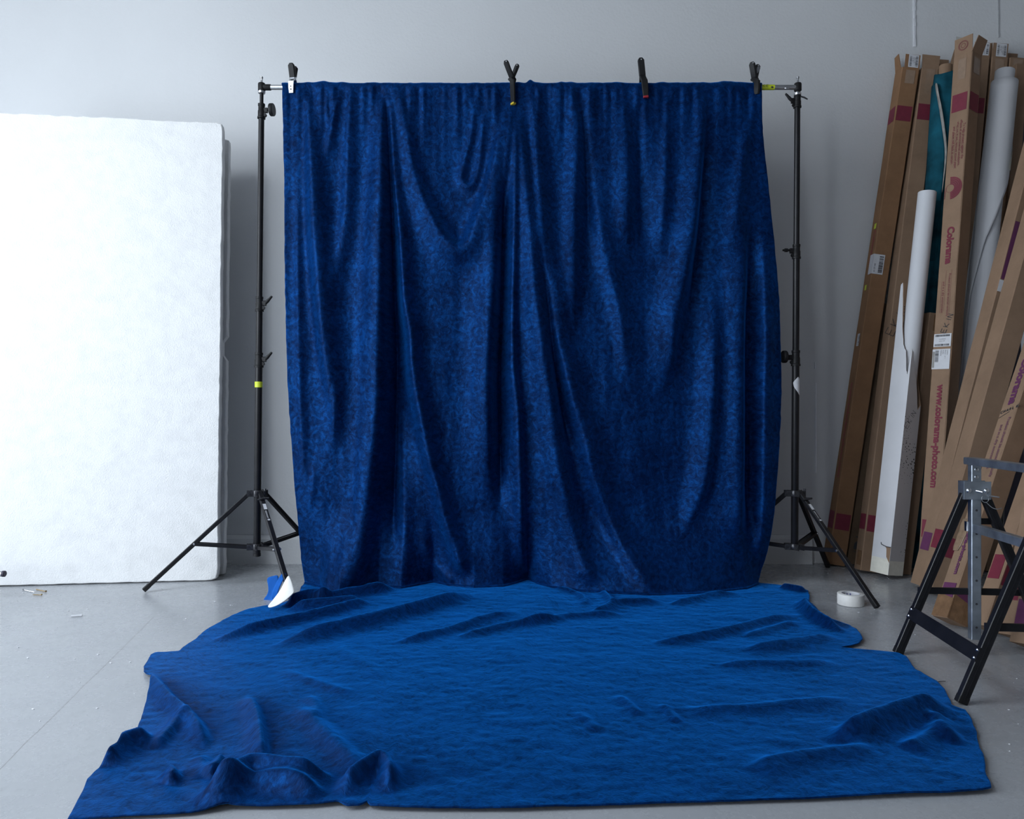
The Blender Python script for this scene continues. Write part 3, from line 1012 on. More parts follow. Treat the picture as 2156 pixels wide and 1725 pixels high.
def stand(name, label, pole_bottom, pole_top, Yp, secs, collars, feet, knob_side, label_leg, tape=None, sticker=None):
    pb_ = W(*pole_bottom, Yp)
    pt_ = W(*pole_top, Yp)
    base = Vector((pb_.x, pb_.y, 0))
    t_ = thing(name, label, 'light stand', base, 'backdrop stands')
    ax = (pt_ - pb_).normalized()

    def at(py):
        k = (H - (py - CY) / F * Yp - pb_.z) / (pt_.z - pb_.z)
        return pb_.lerp(pt_, k)
    col = None
    for i, (p0, p1, r) in enumerate(secs):
        mb = MB().lathe(at(p0), ax, [(0, r * .96), (0.002, r), ((at(p1) - at(p0)).length, r)], 20)
        s = mb.build('column_section', 'black', t_)
        if i == 0:
            c = MB().lathe(at(p0) - ax * 0.012, ax, [(0, r * .8), (.002, r * 1.05), (.016, r * 1.05), (.018, r * .9)], 20).build('end_cap', 'blackplastic', s)
    for (p0, p1, r, kind, side) in collars:
        L = (at(p1) - at(p0)).length
        a0 = at(p0)
        c = MB().lathe(a0, ax, [(0, r * 1.12), (L * .12, r * 1.12), (L * .16, r * 1.0), (L * .52, r * 1.0), (L * .56, r * .9), (L * .84, r * .9), (L * .86, r * .99), (L, r * .99)], 22)
        sd = Vector((side, -0.06, 0)).normalized()
        lug = a0 + ax * (L * .55)
        c.bar(lug + sd * (r * .7), lug + sd * (r * 1.75), 0.026, 0.016, ax, ch=.003)
        c.lathe(a0 + ax * (L * .25) + sd * (r * .9) - Vector((0, .009, 0)), (0, 1, 0), [(0, .010), (.018, .010)], 14)
        cb = c.build('collar', 'blackplastic', t_)
        k = MB()
        q = lug + sd * (r * 1.75) + ax * 0.003
        if kind == 'knob':
            k.lathe(q, sd, [(0, .005), (.012, .005), (.013, .030), (.016, .032), (.030, .032), (.033, .030)], 24)
        elif kind == 'wing':
            k.lathe(q - sd * .006, sd, [(0, .007), (.012, .006)], 14)
            d2 = (sd * .75 + ax * .8).normalized()
            k.tube([q - d2 * .006, q + d2 * .012, q + d2 * .026, q + d2 * .040, q + d2 * .046], [.007, .009, .007, .006, .004], 10)
        else:
            k.lathe(q - sd * .004, sd, [(0, .006), (.016, .006), (.017, .0095), (.032, .0095), (.034, .005), (.042, .005)], 14)
        k.build('locking_knob', 'blackplastic', cb)
    # leg collars
    lc, bc = at(1038), at(1150)
    rr = secs[0][2]
    top_c = MB().lathe(lc - ax * .016, ax, [(0, rr * 1.35), (.004, rr * 1.45), (.028, rr * 1.45), (.032, rr * 1.3)], 22)
    low_c = MB().lathe(bc - ax * .015, ax, [(0, rr * 1.3), (.003, rr * 1.4), (.026, rr * 1.4), (.03, rr * 1.25)], 22)
    legs = []
    for i, ang in enumerate(feet):
        a = math.radians(ang)
        out = Vector((math.cos(a), math.sin(a), 0))
        tan = Vector((-out.y, out.x, 0))
        for mbx, c, l in ((top_c, lc, .052), (low_c, bc, .05)):
            for s in (-1, 1):
                mbx.bar(c + tan * s * .0165 + out * rr, c + tan * s * .0165 + out * l, .030, .005, (0, 0, 1), ch=.002)
            mbx.lathe(c + out * (l - .009) - tan * .022, tan, [(0, .0055), (.044, .0055)], 10)
        legs.append((out, tan))
    top_c.build('leg_collar', 'castmetal', t_)
    low_c.build('brace_collar', 'castmetal', t_)
    kn = MB()
    kd = Vector((.9, -.35, 0)).normalized()
    kp = lc + kd * (rr * 1.4)
    kn.lathe(kp, kd, [(0, .010), (.010, .010), (.011, .005), (.016, .005)], 12)
    kn.bar(kp + kd * .021 - ax * .022, kp + kd * .021 + ax * .026, .012, .010, kd, ch=.003)
    kn.build('locking_knob', 'castmetal', t_)
    R = 0.527
    for i, (out, tan) in enumerate(legs):
        p0 = lc + out * 0.042
        p1 = Vector((base.x, base.y, 0)) + out * R + Vector((0, 0, .012))
        d = (p1 - p0).normalized()
        mb = MB().bar(p0 - d * .012, p1 - d * .03, .024, .021, tan, ch=.003)
        nrm = tan.cross(d).normalized()
        if nrm.z < 0:
            nrm = -nrm
        mats = ['black', 'label', 'ink']
        if i == label_leg:
            # small white sticker and lettering printed on the leg, on the side that faces the room
            sidev = tan if tan.y < 0 else -tan
            o = p0 + d * .085
            for fac, wd_ in ((nrm, sidev), (sidev, nrm)):
                off = fac * (.0114 if fac is nrm else .0126)
                yd = (d.cross(fac)).normalized()
                q = p0 + d * .075 + off
                if fac is nrm:
                    mb.add([q - yd * .008, q + d * .036 - yd * .008, q + d * .036 + yd * .008, q + yd * .008], [(0, 1, 2, 3), ], 1)
                    add_text(mb, 'KENWAY', q + d * .044 + yd * .006, d, -yd, length=.05, mat=1, bold=.02)
                    mb.add([q + d * .098 - yd * .006, q + d * .107 - yd * .006, q + d * .107 + yd * .006, q + d * .098 + yd * .006], [(0, 1, 2, 3)], 1)
        lg = mb.build('leg', mats, t_)
        MB().bar(p1 - d * .035, p1, .026, .023, tan, ch=.004).build('foot_cap', 'blackplastic', lg)
        j = p0.lerp(p1, .53)
        b0 = bc + out * 0.042
        br = MB()
        for s in (-1, 1):
            br.bar(b0 + tan * s * .0145, j + tan * s * .0145, .017, .003, (0, 0, 1), ch=0)
        br.bar(b0 - Vector((0, 0, -.004)), j + Vector((0, 0, .004)), .026, .003, tan)
        br.lathe(j - tan * .020, tan, [(0, .004), (.003, .006), (.037, .006), (.040, .004)], 10, mat=1)
        br.build('brace', ['black', 'chrome'], t_)
        if i == label_leg:
            lv = MB()
            o = p0 + d * .045 + nrm * .010
            lv.tube([o - tan * .025, o + nrm * .006, o + tan * .030 + nrm * .008], [.004, .007, .005], 10)
            lv.build('leg_lever', 'castmetal', lg)
    if tape:
        MB().lathe(at(tape[1]), ax, [(0, rr + .0012), ((at(tape[0]) - at(tape[1])).length, rr + .0012)], 22, caps=False).build('tape_band', 'yellow', t_, label='bright yellow tape band')
    if sticker:
        p0_, p1_ = sticker
        mb = MB()
        prof = [(0, .05, .42), (.18, -.55, .55), (.40, -.95, .85), (.62, -.9, 1.0), (.80, -.35, 1.0), (1.0, .62, 1.0)]
        vs_, fs_ = [], []
        n = 16
        A, B_ = at(p0_), at(p1_)
        for i in range(13):
            k = i / 12
            lo = np.interp(k, [0, .3, .55, 1], [.25, -1.05, -.75, .75])
            hi = np.interp(k, [0, .1, 1], [.30, .95, .98])
            for jx in range(7):
                th = lo + (hi - lo) * jx / 6
                vs_.append(A.lerp(B_, k) + Vector((math.sin(th), -math.cos(th), 0)) * (rr + .0015))
        for i in range(12):
            for jx in range(6):
                fs_.append((i * 7 + jx, (i + 1) * 7 + jx, (i + 1) * 7 + jx + 1, i * 7 + jx + 1))
        mb.add(vs_, fs_)
        mb.build('sticker', 'label', t_, label='torn white sticker')
    # head
    hp = at(secs[-1][1])
    hd = MB().lathe(hp - ax * .002, ax, [(0, .017), (.006, .019), (.010, .019), (.012, .012), (.016, .012)], 18)
    hd.build('stand_head', 'alu', t_)
    if knob_side > 0:
        q = hp - ax * .012 + Vector((.012, -.012, 0))
        MB().tube([q, q + Vector((.018, -.004, -.008)), q + Vector((.034, -.006, -.018))], [.004, .0045, .0035], 8).build('locking_lever', 'castmetal', t_)
    return t_, at


sl, at_l = stand('light_stand', 'black tripod stand at the left end of the crossbar, yellow tape band on its column', (541, 1168), (551, 190), 3.9,
                 [(1166, 760, .0185), (770, 640, .0165), (640, 232, .0145), (235, 195, .0095)],
                 [(773, 742, .021, 'wing', 1), (655, 624, .0195, 'wing', 1), (249, 218, .018, 'knob', 1)], (197.7, 306, 60), -1, 1, tape=(803, 815))
sr, at_r = stand('light_stand', 'black tripod stand at the right end of the crossbar, torn white sticker on its column', (1673, 1148), (1679, 190), 3.91,
                 [(1148, 757, .0185), (770, 530, .0165), (540, 220, .0145), (222, 199, .0105)],
                 [(770, 737, .021, 'knob', -1), (544, 514, .0195, 'plug', -1), (226, 200, .018, 'wing', -1)], (-69, 50, 168), 1, 0, sticker=(793, 832))

# crossbar with its end sockets
zb = BARZ
xl_, xr_ = (551 - CX) / F * YB, (1679 - CX) / F * 3.905
cb = thing('crossbar', 'silver crossbar joining the two stands under the blue cloth, yellow tape near its right end', 'crossbar', (0, YB, zb))
a_, b_ = Vector((xl_, YB, zb)), Vector((xr_, YB, zb))
MB().lathe(a_, b_ - a_, [(0.01, .0125), ((b_ - a_).length - .01, .0125)], 20).build('bar', 'alu', cb)
for p, s, ln in ((a_, 1, .047), (b_, -1, .0)):
    mb = MB().lathe(p - Vector((0, 0, .021)), (0, 0, 1), [(0, .014), (.004, .0185), (.038, .0185), (.042, .016)], 20)
    if ln:
        mb.lathe(p, (s, 0, 0), [(0, .0155), (ln - .003, .0155), (ln, .0145)], 20)
    sk = mb.build('end_socket', 'blackplastic', cb)
    MB().lathe(p + Vector((0, 0, .020)), (0, 0, 1), [(0, .0075), (.003, .0055), (.024, .0055), (.025, .008), (.033, .008), (.035, .006)], 16).build('spigot', 'chrome', sk)
tp = MB()
x0_, x1_ = (1603 - CX) / F * YB, (1630 - CX) / F * YB
tp.lathe((x0_, YB, zb), (1, 0, 0), [(0, .0134), (x1_ - x0_, .0134)], 20, caps=False)
o = Vector((x0_ + .006, YB - .0137, zb - .003))
handwriting(tp, 'CE', o, Vector((1, 0, 0)), Vector((0, 0, 1)), .012, Vector((0, -1, 0)), .0014, 1, adv=1.3)
tp.sphere((x1_ - .014, YB - .0125, zb - .004), .006, mat=1, n=8, sq=(1.2, .3, .8))
tp.build('tape_label', ['yellow', 'ink'], cb, label='yellow tape with black scribble')
MB().sphere(((1656 - CX) / F * YB, YB - .011, zb - .008), .012, n=10, sq=(1.1, .35, .6)).build('rivet', 'alu', cb)


# ------------------------------------------------------------------ spring clamps on the bar
def clamp(label, px, py_top, py_tip, theta, lean, metal=False, tip=None, grips=False, spread=.030, Y=YB, gl='blackplastic', splay=(1, 1)):
    base = Vector(((px - CX) / F * Y, Y, zb))
    k = (py_tip - py_top) / F * Y
    z_top = H - (py_top - CY) / F * Y - zb
    z_tip = H - (py_tip - CY) / F * Y - zb
    d = Vector((math.cos(theta), math.sin(theta), 0))
    n_ = Vector((-d.y, d.x, 0))
    upv = Vector((lean, 0, 1)).normalized()
    t_ = thing('spring_clamp', label, 'clamp', base, 'clamps on the crossbar')
    piv = z_top * .38
    for s in (-1, 1):
        pts = [(s * .031, z_tip), (s * .036, z_tip * .4), (s * .036, piv * .35), (s * .012, piv * .8), (-s * .004, piv * 1.15), (-s * spread * .55 * splay[1], piv + (z_top - piv) * .5), (-s * spread * .92 * splay[1], z_top - .010), (-s * spread * splay[1], z_top)]
        P3 = [base + (Vector((0, 1, 0)) if i_ < 3 else d) * x + upv * z for i_, (x, z) in enumerate(pts)]
        mb = MB()
        wd_ = .0235 if metal else .0205
        rings = []
        for i, p in enumerate(P3):
            a, b = P3[max(0, i - 1)], P3[min(len(P3) - 1, i + 1)]
            tt = (b - a).normalized()
            q = n_.cross(tt).normalized()
            hw = (.0165 if (metal and i > 3) else .0162 if not metal else .0145) * (.85 if i in (0,) else 1) * (.55 if i == len(P3) - 1 else 1)
            th = .0075 if (i > 3 or not metal) else .003
            ch = th * .55
            rings.append([p + n_ * a_ + q * b_ for a_, b_ in ((hw - ch, -th), (hw, -th + ch), (hw, th - ch), (hw - ch, th), (-hw + ch, th), (-hw, th - ch), (-hw, -th + ch), (-hw + ch, -th))])
        nm = len(P3)
        if metal:
            arm = MB().loft(rings[:5]).build('jaw', 'chrome', t_, label='silver metal jaw')
            MB().loft([[v for v in r] for r in rings[4:]]).build('grip', 'blackplastic', arm, label='black rubber grip')
            for zc in (.30, .55):
                q = P3[0].lerp(P3[2], zc) + Vector((0, -.004, 0))
                if s < 0:
                    MB().lathe(q, (0, -1, 0), [(0, .0045), (.002, .0035)], 8).build('rivet', 'ink', arm)
        else:
            arm = MB().loft(rings).build('arm', 'blackplastic', t_)
            hole = P3[-2]
            MB().lathe(hole + Vector((0, -.0165, 0)) if abs(theta) < .9 else hole + n_ * 0 + Vector((0, -.0078, 0)), (0, -1, 0), [(0, .0028), (.0008, .0028)], 10).build('hang_hole', 'label', arm)
            if grips and s < 0:
                g0, g1 = P3[-2].lerp(P3[-3], .1), P3[-3].lerp(P3[-4], .5)
                MB().tube([g0 + Vector((0.004, -.014, 0)), g0.lerp(g1, .3) + Vector((0.004, -.016, 0)), g0.lerp(g1, .7) + Vector((.003, -.016, 0)), g1 + Vector((.002, -.014, 0))], [.004, .009, .008, .003], 10).build('grip', 'grip', arm, label='grey soft grip')
        if tip:
            p = P3[0]
            MB().bar(p - upv * .006 + d * (s * .000), p + upv * .003, .026, .018, n_, ch=.002).build('pad', tip, arm)
    pv = base + upv * piv
    MB().lathe(pv - n_ * .016, n_, [(0, .006), (.003, .0085), (.029, .0085), (.032, .006)], 12).build('spring_pivot', 'castmetal' if not metal else 'chrome', t_)
    return t_


clamp('metal spring clamp with black grips at the left end of the crossbar', 617, 136, 200, math.radians(80), .0, metal=True, spread=.022)
clamp('black spring clamp with yellow tips and crossed handles, at the middle of the crossbar', 1079, 131, 222, math.radians(38), -.04, tip='goldtip', spread=.038)
clamp('black spring clamp with a red tip, its single handle leaning left', 1355, 122, 208, math.radians(86), -.10, tip='redtip', spread=.006)
clamp('black spring clamp with a grey soft grip, next to the yellow tape on the crossbar', 1589, 133, 203, math.radians(40), .0, grips=True, spread=.026)


# ------------------------------------------------------------------ polystyrene boards
def foam_board(label, cBL, yaw, lean, wid, hgt, thick, corner=.03, notch=None):
    """Origin: bottom right corner of the front face."""
    o = Vector(cBL)
    r = Vector((math.cos(yaw), math.sin(yaw), 0))
    fwd = Vector((math.sin(yaw), -math.cos(yaw), 0))
    w = (Vector((0, 0, 1)) * math.cos(lean) - fwd * math.sin(lean)).normalized()
    n_ = r.cross(w).normalized()
    prof = []
    # outline going round the board, with small chips along it

    def chip(s=.004):
        return random.uniform(-s, 0)
    NX, NZ = 36, 70
    for k in range(NX + 1):
        a = -wid + wid * k / NX
        prof.append((a, chip() * -1 * .6 + 0))
    rows = NZ
    right = []
    for k in range(1, rows):
        right.append((chip(.004), hgt * k / rows))
    prof += right
    for k in range(NX, -1, -1):
        prof.append((-wid + wid * k / NX, hgt + chip(.008)))
    for k in range(rows - 1, 0, -1):
        prof.append((-wid + chip(.003), hgt * k / rows))
    out = []
    for a, l in prof:
        # rounded corners on the right
        for (cx_, cl_) in ((-corner, corner), (-corner, hgt - corner)):
            if a > cx_ and ((l < cl_) if cl_ < hgt / 2 else (l > cl_)):
                vx, vl = a - cx_, l - cl_
                m = math.hypot(vx, vl)
                if m > corner:
                    a, l = cx_ + vx / m * corner, cl_ + vl / m * corner
        if notch and a > -.05 and notch[0] < l < notch[1]:
            a = min(a, -.024 + random.uniform(-.003, .003))
        out.append((a, l))
    be = .004
    rings = []
    cx0, cz0 = -wid / 2, hgt / 2
    for dn, sh in ((0, be), (be, 0), (thick - be, 0), (thick, be)):
        ring = []
        for a, l in out:
            aa = a - sh * (1 if a > cx0 else -1)
            ll = l - sh * (1 if l > cz0 else -1)
            ring.append(o + r * aa + w * ll - n_ * dn * -1 * -1)
        rings.append(ring)
    mb = MB().loft(rings)
    ob = mb.build('foam_board', 'foam', smooth=True, angle=30)
    zmin = min(v.co.z for v in ob.data.vertices)
    ob.location.z = .002 - zmin
    return tag(ob, label, 'foam board')


pbr = FL(459, 1223)
foam_board('large white polystyrene board at the front of the pair leaning against the back wall', pbr, math.radians(7), .045, 1.22, 2.452, .05, .035)
pb2 = Vector(((470.5 - CX) / F * 4.10, 4.115, 0))
foam_board('white polystyrene board behind the front board, only its chipped right edge showing', pb2, math.radians(6), .040, 1.22, 2.40, .05, .02, notch=(1.195, 1.275))


# ------------------------------------------------------------------ cartons, rolls and sheets against the right side
class Frame:
    """A long thing leaning: bottom point on the floor, axis, yaw of its front face."""

    def __init__(s, bot, top, ytop, yaw, direct=None):
        s.B = FL(*bot)
        if direct is not None:
            s.w = Vector(direct).normalized()
            s.L = direct_len
        else:
            s.T = W(*top, ytop)
            s.L = (s.T - s.B).length
            s.w = (s.T - s.B).normalized()
        y = math.radians(yaw)
        n0 = Vector((math.sin(y), -math.cos(y), 0))
        s.n = (n0 - s.w * n0.dot(s.w)).normalized()
        s.r = s.w.cross(s.n).normalized()

    def l_at(s, py):
        k = (CY - py) / F
        return (k * s.B.y - s.B.z + H) / (s.w.z - k * s.w.y)

    def face(s, nm):
        return {'front': (s.n, s.r), 'left': (-s.r, s.n), 'right': (s.r, -s.n), 'back': (-s.n, -s.r)}[nm]


def carton(label, fr, w, d, bands=(), words=(), flaps=(), labels=(), hand=(), mat='card', patches=(), L=None, extra=None, group='cartons leaning on the right', band_margin=.010):
    L = L or fr.L
    half = {'front': d / 2, 'left': w / 2, 'right': w / 2, 'back': d / 2}
    fw = {'front': w, 'left': d, 'right': d, 'back': w}
    t_ = thing('carton', label, 'cardboard box', fr.B, group)
    mb = MB()
    ch = .004
    a, b = w / 2, d / 2
    pr = [(a - ch, -b), (a, -b + ch), (a, b - ch), (a - ch, b), (-a + ch, b), (-a, b - ch), (-a, -b + ch), (-a + ch, -b)]
    lift = max(0, -min((fr.B + fr.r * x - fr.n * y).z for x, y in pr)) + .002
    B = fr.B + Vector((0, 0, lift))
    nseg = 24
    rings = []
    for i in range(nseg + 1):
        l = L * i / nseg
        jit = lambda: random.uniform(-.0007, .0007)
        rings.append([B + fr.w * l + fr.r * (x + jit()) - fr.n * (y + jit()) for x, y in pr])
    mb.loft(rings)

    def pt(f, u_, l, off):
        m, rt = fr.face(f)
        return B + m * (half[f] + off) + rt * u_ + fr.w * l
    mats = [mat, 'maroon', 'purple', 'ink', 'redprint', 'cleartape', 'browntape', 'label', 'yellow', 'canvas']
    for (f, p0, p1, col) in bands:
        l0, l1 = fr.l_at(p1), fr.l_at(p0)
        x0, x1 = -fw[f] / 2 + band_margin, fw[f] / 2 - band_margin
        if f == 'front':
            x0 = -fw[f] / 2 + band_margin * .6
        mb.add([pt(f, x0, l0, .0015), pt(f, x1, l0, .0015), pt(f, x1, l1, .0015), pt(f, x0, l1, .0015)], [(0, 1, 2, 3)], mats.index(col))
    for (f, p0, p1, x0, x1, col) in patches:
        l0, l1 = fr.l_at(p1), fr.l_at(p0)
        a0, a1 = -fw[f] / 2 + x0 * fw[f], -fw[f] / 2 + x1 * fw[f]
        mb.add([pt(f, a0, l0, .0018), pt(f, a1, l0, .0018), pt(f, a1, l1, .0018), pt(f, a0, l1, .0018)], [(0, 1, 2, 3)], mats.index(col))
    for (f, s, p0, p1, x, col, bold) in words:
        l0, l1 = fr.l_at(p0), fr.l_at(p1)
        m, rt = fr.face(f)
        add_text(mb, s, pt(f, -fw[f] / 2 + x * fw[f], l0, .0022), -fr.w, rt, length=l0 - l1, mat=mats.index(col), bold=bold)
    for (f, s, p0, x, size, up, col) in hand:
        m, rt = fr.face(f)
        l0 = fr.l_at(p0)
        if up == 'up':
            xd, yd = (fr.w * .92 + rt * .35).normalized(), (-rt * .9 + fr.w * .25).normalized()
        elif up == 'across':
            xd, yd = (rt * .95 + fr.w * .22).normalized(), fr.w
        else:
            xd, yd = -fr.w, rt
        handwriting(mb, s, pt(f, -fw[f] / 2 + x * fw[f], l0, .0022), xd, yd, size, m, .003, mats.index(col))
    if extra:
        extra(mb, pt, mats)
    mb.build('box_body', mats, t_, smooth=False)
    for (f, hgt, tilt, fm, shrink, tape) in flaps:
        m, rt = fr.face(f)
        up = (fr.w * math.cos(tilt) + m * math.sin(tilt)).normalized()
        nn = rt.cross(up)
        e0 = B + fr.w * L + m * (half[f] - .002)
        x0, x1 = -fw[f] / 2 + .002 + shrink[0], fw[f] / 2 - .002 - shrink[1]
        fl = MB()
        for off in (0,):
            q = [e0 + rt * x0, e0 + rt * x1, e0 + rt * (x1 - shrink[2]) + up * hgt, e0 + rt * (x0 + shrink[3]) + up * hgt]
            fl.add(q + [p - nn * .003 for p in q], [(0, 1, 2, 3), (7, 6, 5, 4), (0, 4, 5, 1), (1, 5, 6, 2), (2, 6, 7, 3), (3, 7, 4, 0)])
        fo = fl.build('flap', fm, t_, smooth=False)
        if tape == 'label':
            lb = MB()
            c0 = e0 + nn * .0016 + up * .003
            xa, xb = x0 + .018, x1 - .008
            lb.add([c0 + rt * xa, c0 + rt * xb, c0 + rt * xb + up * (hgt - .006), c0 + rt * xa + up * (hgt - .004)], [(0, 1, 2, 3)])
            hh = hgt - .02
            for side, wd_ in ((xa + .006, .012), (xb - .016, .012)):
                for k in range(11):
                    z0 = .008 + hh * k / 11
                    z1 = z0 + hh / 11 * random.uniform(.25, .7)
                    c1 = c0 + nn * .0006
                    lb.add([c1 + rt * side + up * z0, c1 + rt * (side + wd_) + up * z0, c1 + rt * (side + wd_) + up * z1, c1 + rt * side + up * z1], [(0, 1, 2, 3)], 1)
            for k in range(3):
                add_text(lb, ('MATT WHITE', '2.72 x 11m', 'CO 182')[k], c0 + nn * .0006 + rt * (xa + .036 - .007 * k) + up * (hgt * .75), -up, rt, size=.008, mat=1)
            lb.build('barcode_label', ['label', 'ink'], fo, smooth=False, label='white label with barcodes')
        if tape == 'logo':
            lb = MB()
            c0 = e0 + nn * .0016 + up * (hgt * .5) + rt * ((x0 + x1) / 2)
            for rad in (.026, .022, .012):
                for k in range(24):
                    a0, a1 = 2 * math.pi * k / 24, 2 * math.pi * (k + .9) / 24
                    lb.add([c0 + (rt * math.cos(q) + up * math.sin(q)) * rr_ for q, rr_ in ((a0, rad), (a1, rad), (a1, rad - .0018), (a0, rad - .0018))], [(0, 1, 2, 3)])
            lb.build('printed_emblem', 'maroon', fo, smooth=False)
    for (f, p0, p1, x0, x1, style) in labels:
        l0, l1 = fr.l_at(p1), fr.l_at(p0)
        a0, a1 = -fw[f] / 2 + x0 * fw[f], -fw[f] / 2 + x1 * fw[f]
        lb = MB()
        if style == 'wrap':     # folded round the left edge
            lb.add([pt('left', d / 2 - .045, l0, .003), pt('left', d / 2 + .0025, l0, .003), pt('left', d / 2 + .0025, l1, .003), pt('left', d / 2 - .045, l1, .003)], [(0, 1, 2, 3)])
            a0 = -w / 2 - .0025
        lb.add([pt(f, a0, l0, .003), pt(f, a1, l0, .003), pt(f, a1, l1, .003), pt(f, a0, l1, .003)], [(0, 1, 2, 3)])
        dl, da = l1 - l0, a1 - a0
        if style in ('wrap', 'side'):
            for k in range(14):
                z0 = l0 + dl * (.08 + .84 * k / 14)
                z1 = z0 + dl * .06 * random.uniform(.3, .85)
                q0, q1 = a0 + da * .55, a0 + da * .92
                lb.add([pt(f, q0, z0, .0036), pt(f, q1, z0, .0036), pt(f, q1, z1, .0036), pt(f, q0, z1, .0036)], [(0, 1, 2, 3)], 1)
            m, rt = fr.face(f)
            add_text(lb, 'A 127 533', pt(f, a0 + da * .28, l0 + dl * .1, .0036), fr.w, -rt, length=dl * .42, mat=1, bold=.02)
        elif style == 'rows':
            m, rt = fr.face(f)
            for zz in (.06, .78):
                for k in range(26):
                    q0 = a0 + da * (.08 + .84 * k / 26)
                    q1 = q0 + da * .032 * random.uniform(.3, .9)
                    lb.add([pt(f, q0, l0 + dl * zz, .0036), pt(f, q1, l0 + dl * zz, .0036), pt(f, q1, l0 + dl * (zz + .15), .0036), pt(f, q0, l0 + dl * (zz + .15), .0036)], [(0, 1, 2, 3)], 1)
            add_text(lb, 'COLORAMA', pt(f, a0 + da * .3, l0 + dl * .55, .0036), rt, fr.w, length=da * .4, mat=1)
            add_text(lb, '2.72 X 11M', pt(f, a0 + da * .3, l0 + dl * .40, .0036), rt, fr.w, length=da * .34, mat=1)
        elif style == 'post':
            m, rt = fr.face(f)
            for k in range(22):
                z0 = l0 + dl * (.35 + .6 * k / 22)
                z1 = z0 + dl * .022 * random.uniform(.4, 1)
                lb.add([pt(f, a0 + da * .16, z0, .0036), pt(f, a0 + da * .36, z0, .0036), pt(f, a0 + da * .36, z1, .0036), pt(f, a0 + da * .16, z1, .0036)], [(0, 1, 2, 3)], 1)
            for k, s in enumerate(('Delivery', 'Studio', 'Parcel 1 of 1', 'London')):
                add_text(lb, s, pt(f, a0 + da * (.46 + .12 * k), l0 + dl * .95, .0036), -fr.w, rt, size=.009, mat=1)
            lb.add([pt(f, a0 + da * .02, l0 + dl * .08, .004), pt(f, a0 + da * .14, l0 + dl * .08, .004), pt(f, a0 + da * .14, l0 + dl * .88, .004), pt(f, a0 + da * .02, l0 + dl * .88, .004)], [(0, 1, 2, 3)], 2)
        lb.build('shipping_label', ['label', 'ink', 'canvas'], t_, smooth=False)
    return t_


Z4 = (0, 0, 0, 0)
FULL = 'www.colorama-photo.com'
# A: leftmost carton
fA = Frame((1755, 1189), (1910, 153), 4.385, -4)
carton('orange-brown carton leftmost in the leaning row, white barcode label wrapped round its edge', fA, .098, .098,
       bands=[('front', 233, 264, 'maroon'), ('left', 233, 264, 'maroon'), ('front', 1083, 1116, 'maroon'), ('left', 1080, 1116, 'maroon')],
       words=[('left', 'Colorama', 490, 560, .45, 'redprint', .02), ('left', FULL, 810, 1010, .45, 'redprint', .02)],
       flaps=[('left', .085, .30, 'card_orange', (0, .02, .0, .02), None), ('front', .082, -.12, 'card_orange', (.012, 0, 0, 0), 'label')],
       labels=[('front', 543, 584, 0, .62, 'wrap'), ('left', 708, 734, .40, .75, 'side')], mat='card_orange',
       patches=[('left', 476, 487, .4, .7, 'yellow'), ('left', 605, 616, .35, .6, 'yellow'), ('front', 158, 186, .25, .78, 'cleartape')])
# B: second carton with handwriting
fB = Frame((1823, 1205), (1951, 156), 4.385, -5)
carton('brown carton with EKIN handwritten halfway up, second in the row from the wall', fB, .094, .094,
       bands=[('front', 231, 264, 'maroon'), ('front', 1089, 1123, 'maroon'), ('left', 1088, 1120, 'maroon')],
       hand=[('front', 'EKIN', 716, .22, .046, 'up', 'ink')],
       flaps=[('front', .083, -.08, 'card', (0, 0, -.004, -.004), None)], patches=[('front', 158, 210, .3, .8, 'cleartape'), ('left', 1165, 1195, .3, .9, 'browntape')])
# A2: dark short carton between them


def glass_icon(mb, pt, mats):
    l0 = fD_.l_at(1142)
    c = lambda x, z: pt('front', x, l0 + z, .0025)
    mb.add([c(-.018, .030), c(.018, .030), c(.018, .024), c(-.018, .024)], [(3, 2, 1, 0)], 3)
    mb.add([c(-.003, .024), c(.003, .024), c(.003, 0), c(-.003, 0)], [(3, 2, 1, 0)], 3)
    pts = [c(-.022, -.045), c(-.022, -.020)] + [c(-.022 * math.cos(a), -.020 + .022 * math.sin(a)) for a in [k * math.pi / 8 for k in range(1, 8)]] + [c(.022, -.020), c(.022, -.045)]
    mb.add(pts, [tuple(reversed(range(len(pts))))], 3)
    add_text(mb, 'FRAGILE', c(-.024, -.062), fD_.r, fD_.w, length=.048, mat=3)


fD_ = Frame((1796, 1189.5), (1874, 645), 4.412, -4)
carton('short dark stained carton with a wine glass symbol, wedged between two taller cartons', fD_, .095, .058, mat='card_dark', extra=glass_icon)

# white carton torn open with a white roll standing in it
fD = Frame((1866, 1216), (1931, 608), 4.115, 25)
wD = .112
tD = thing('torn_carton', 'white torn carton, paint-splattered, holding a white paper roll', 'cardboard box', fD.B)
liftD = .024


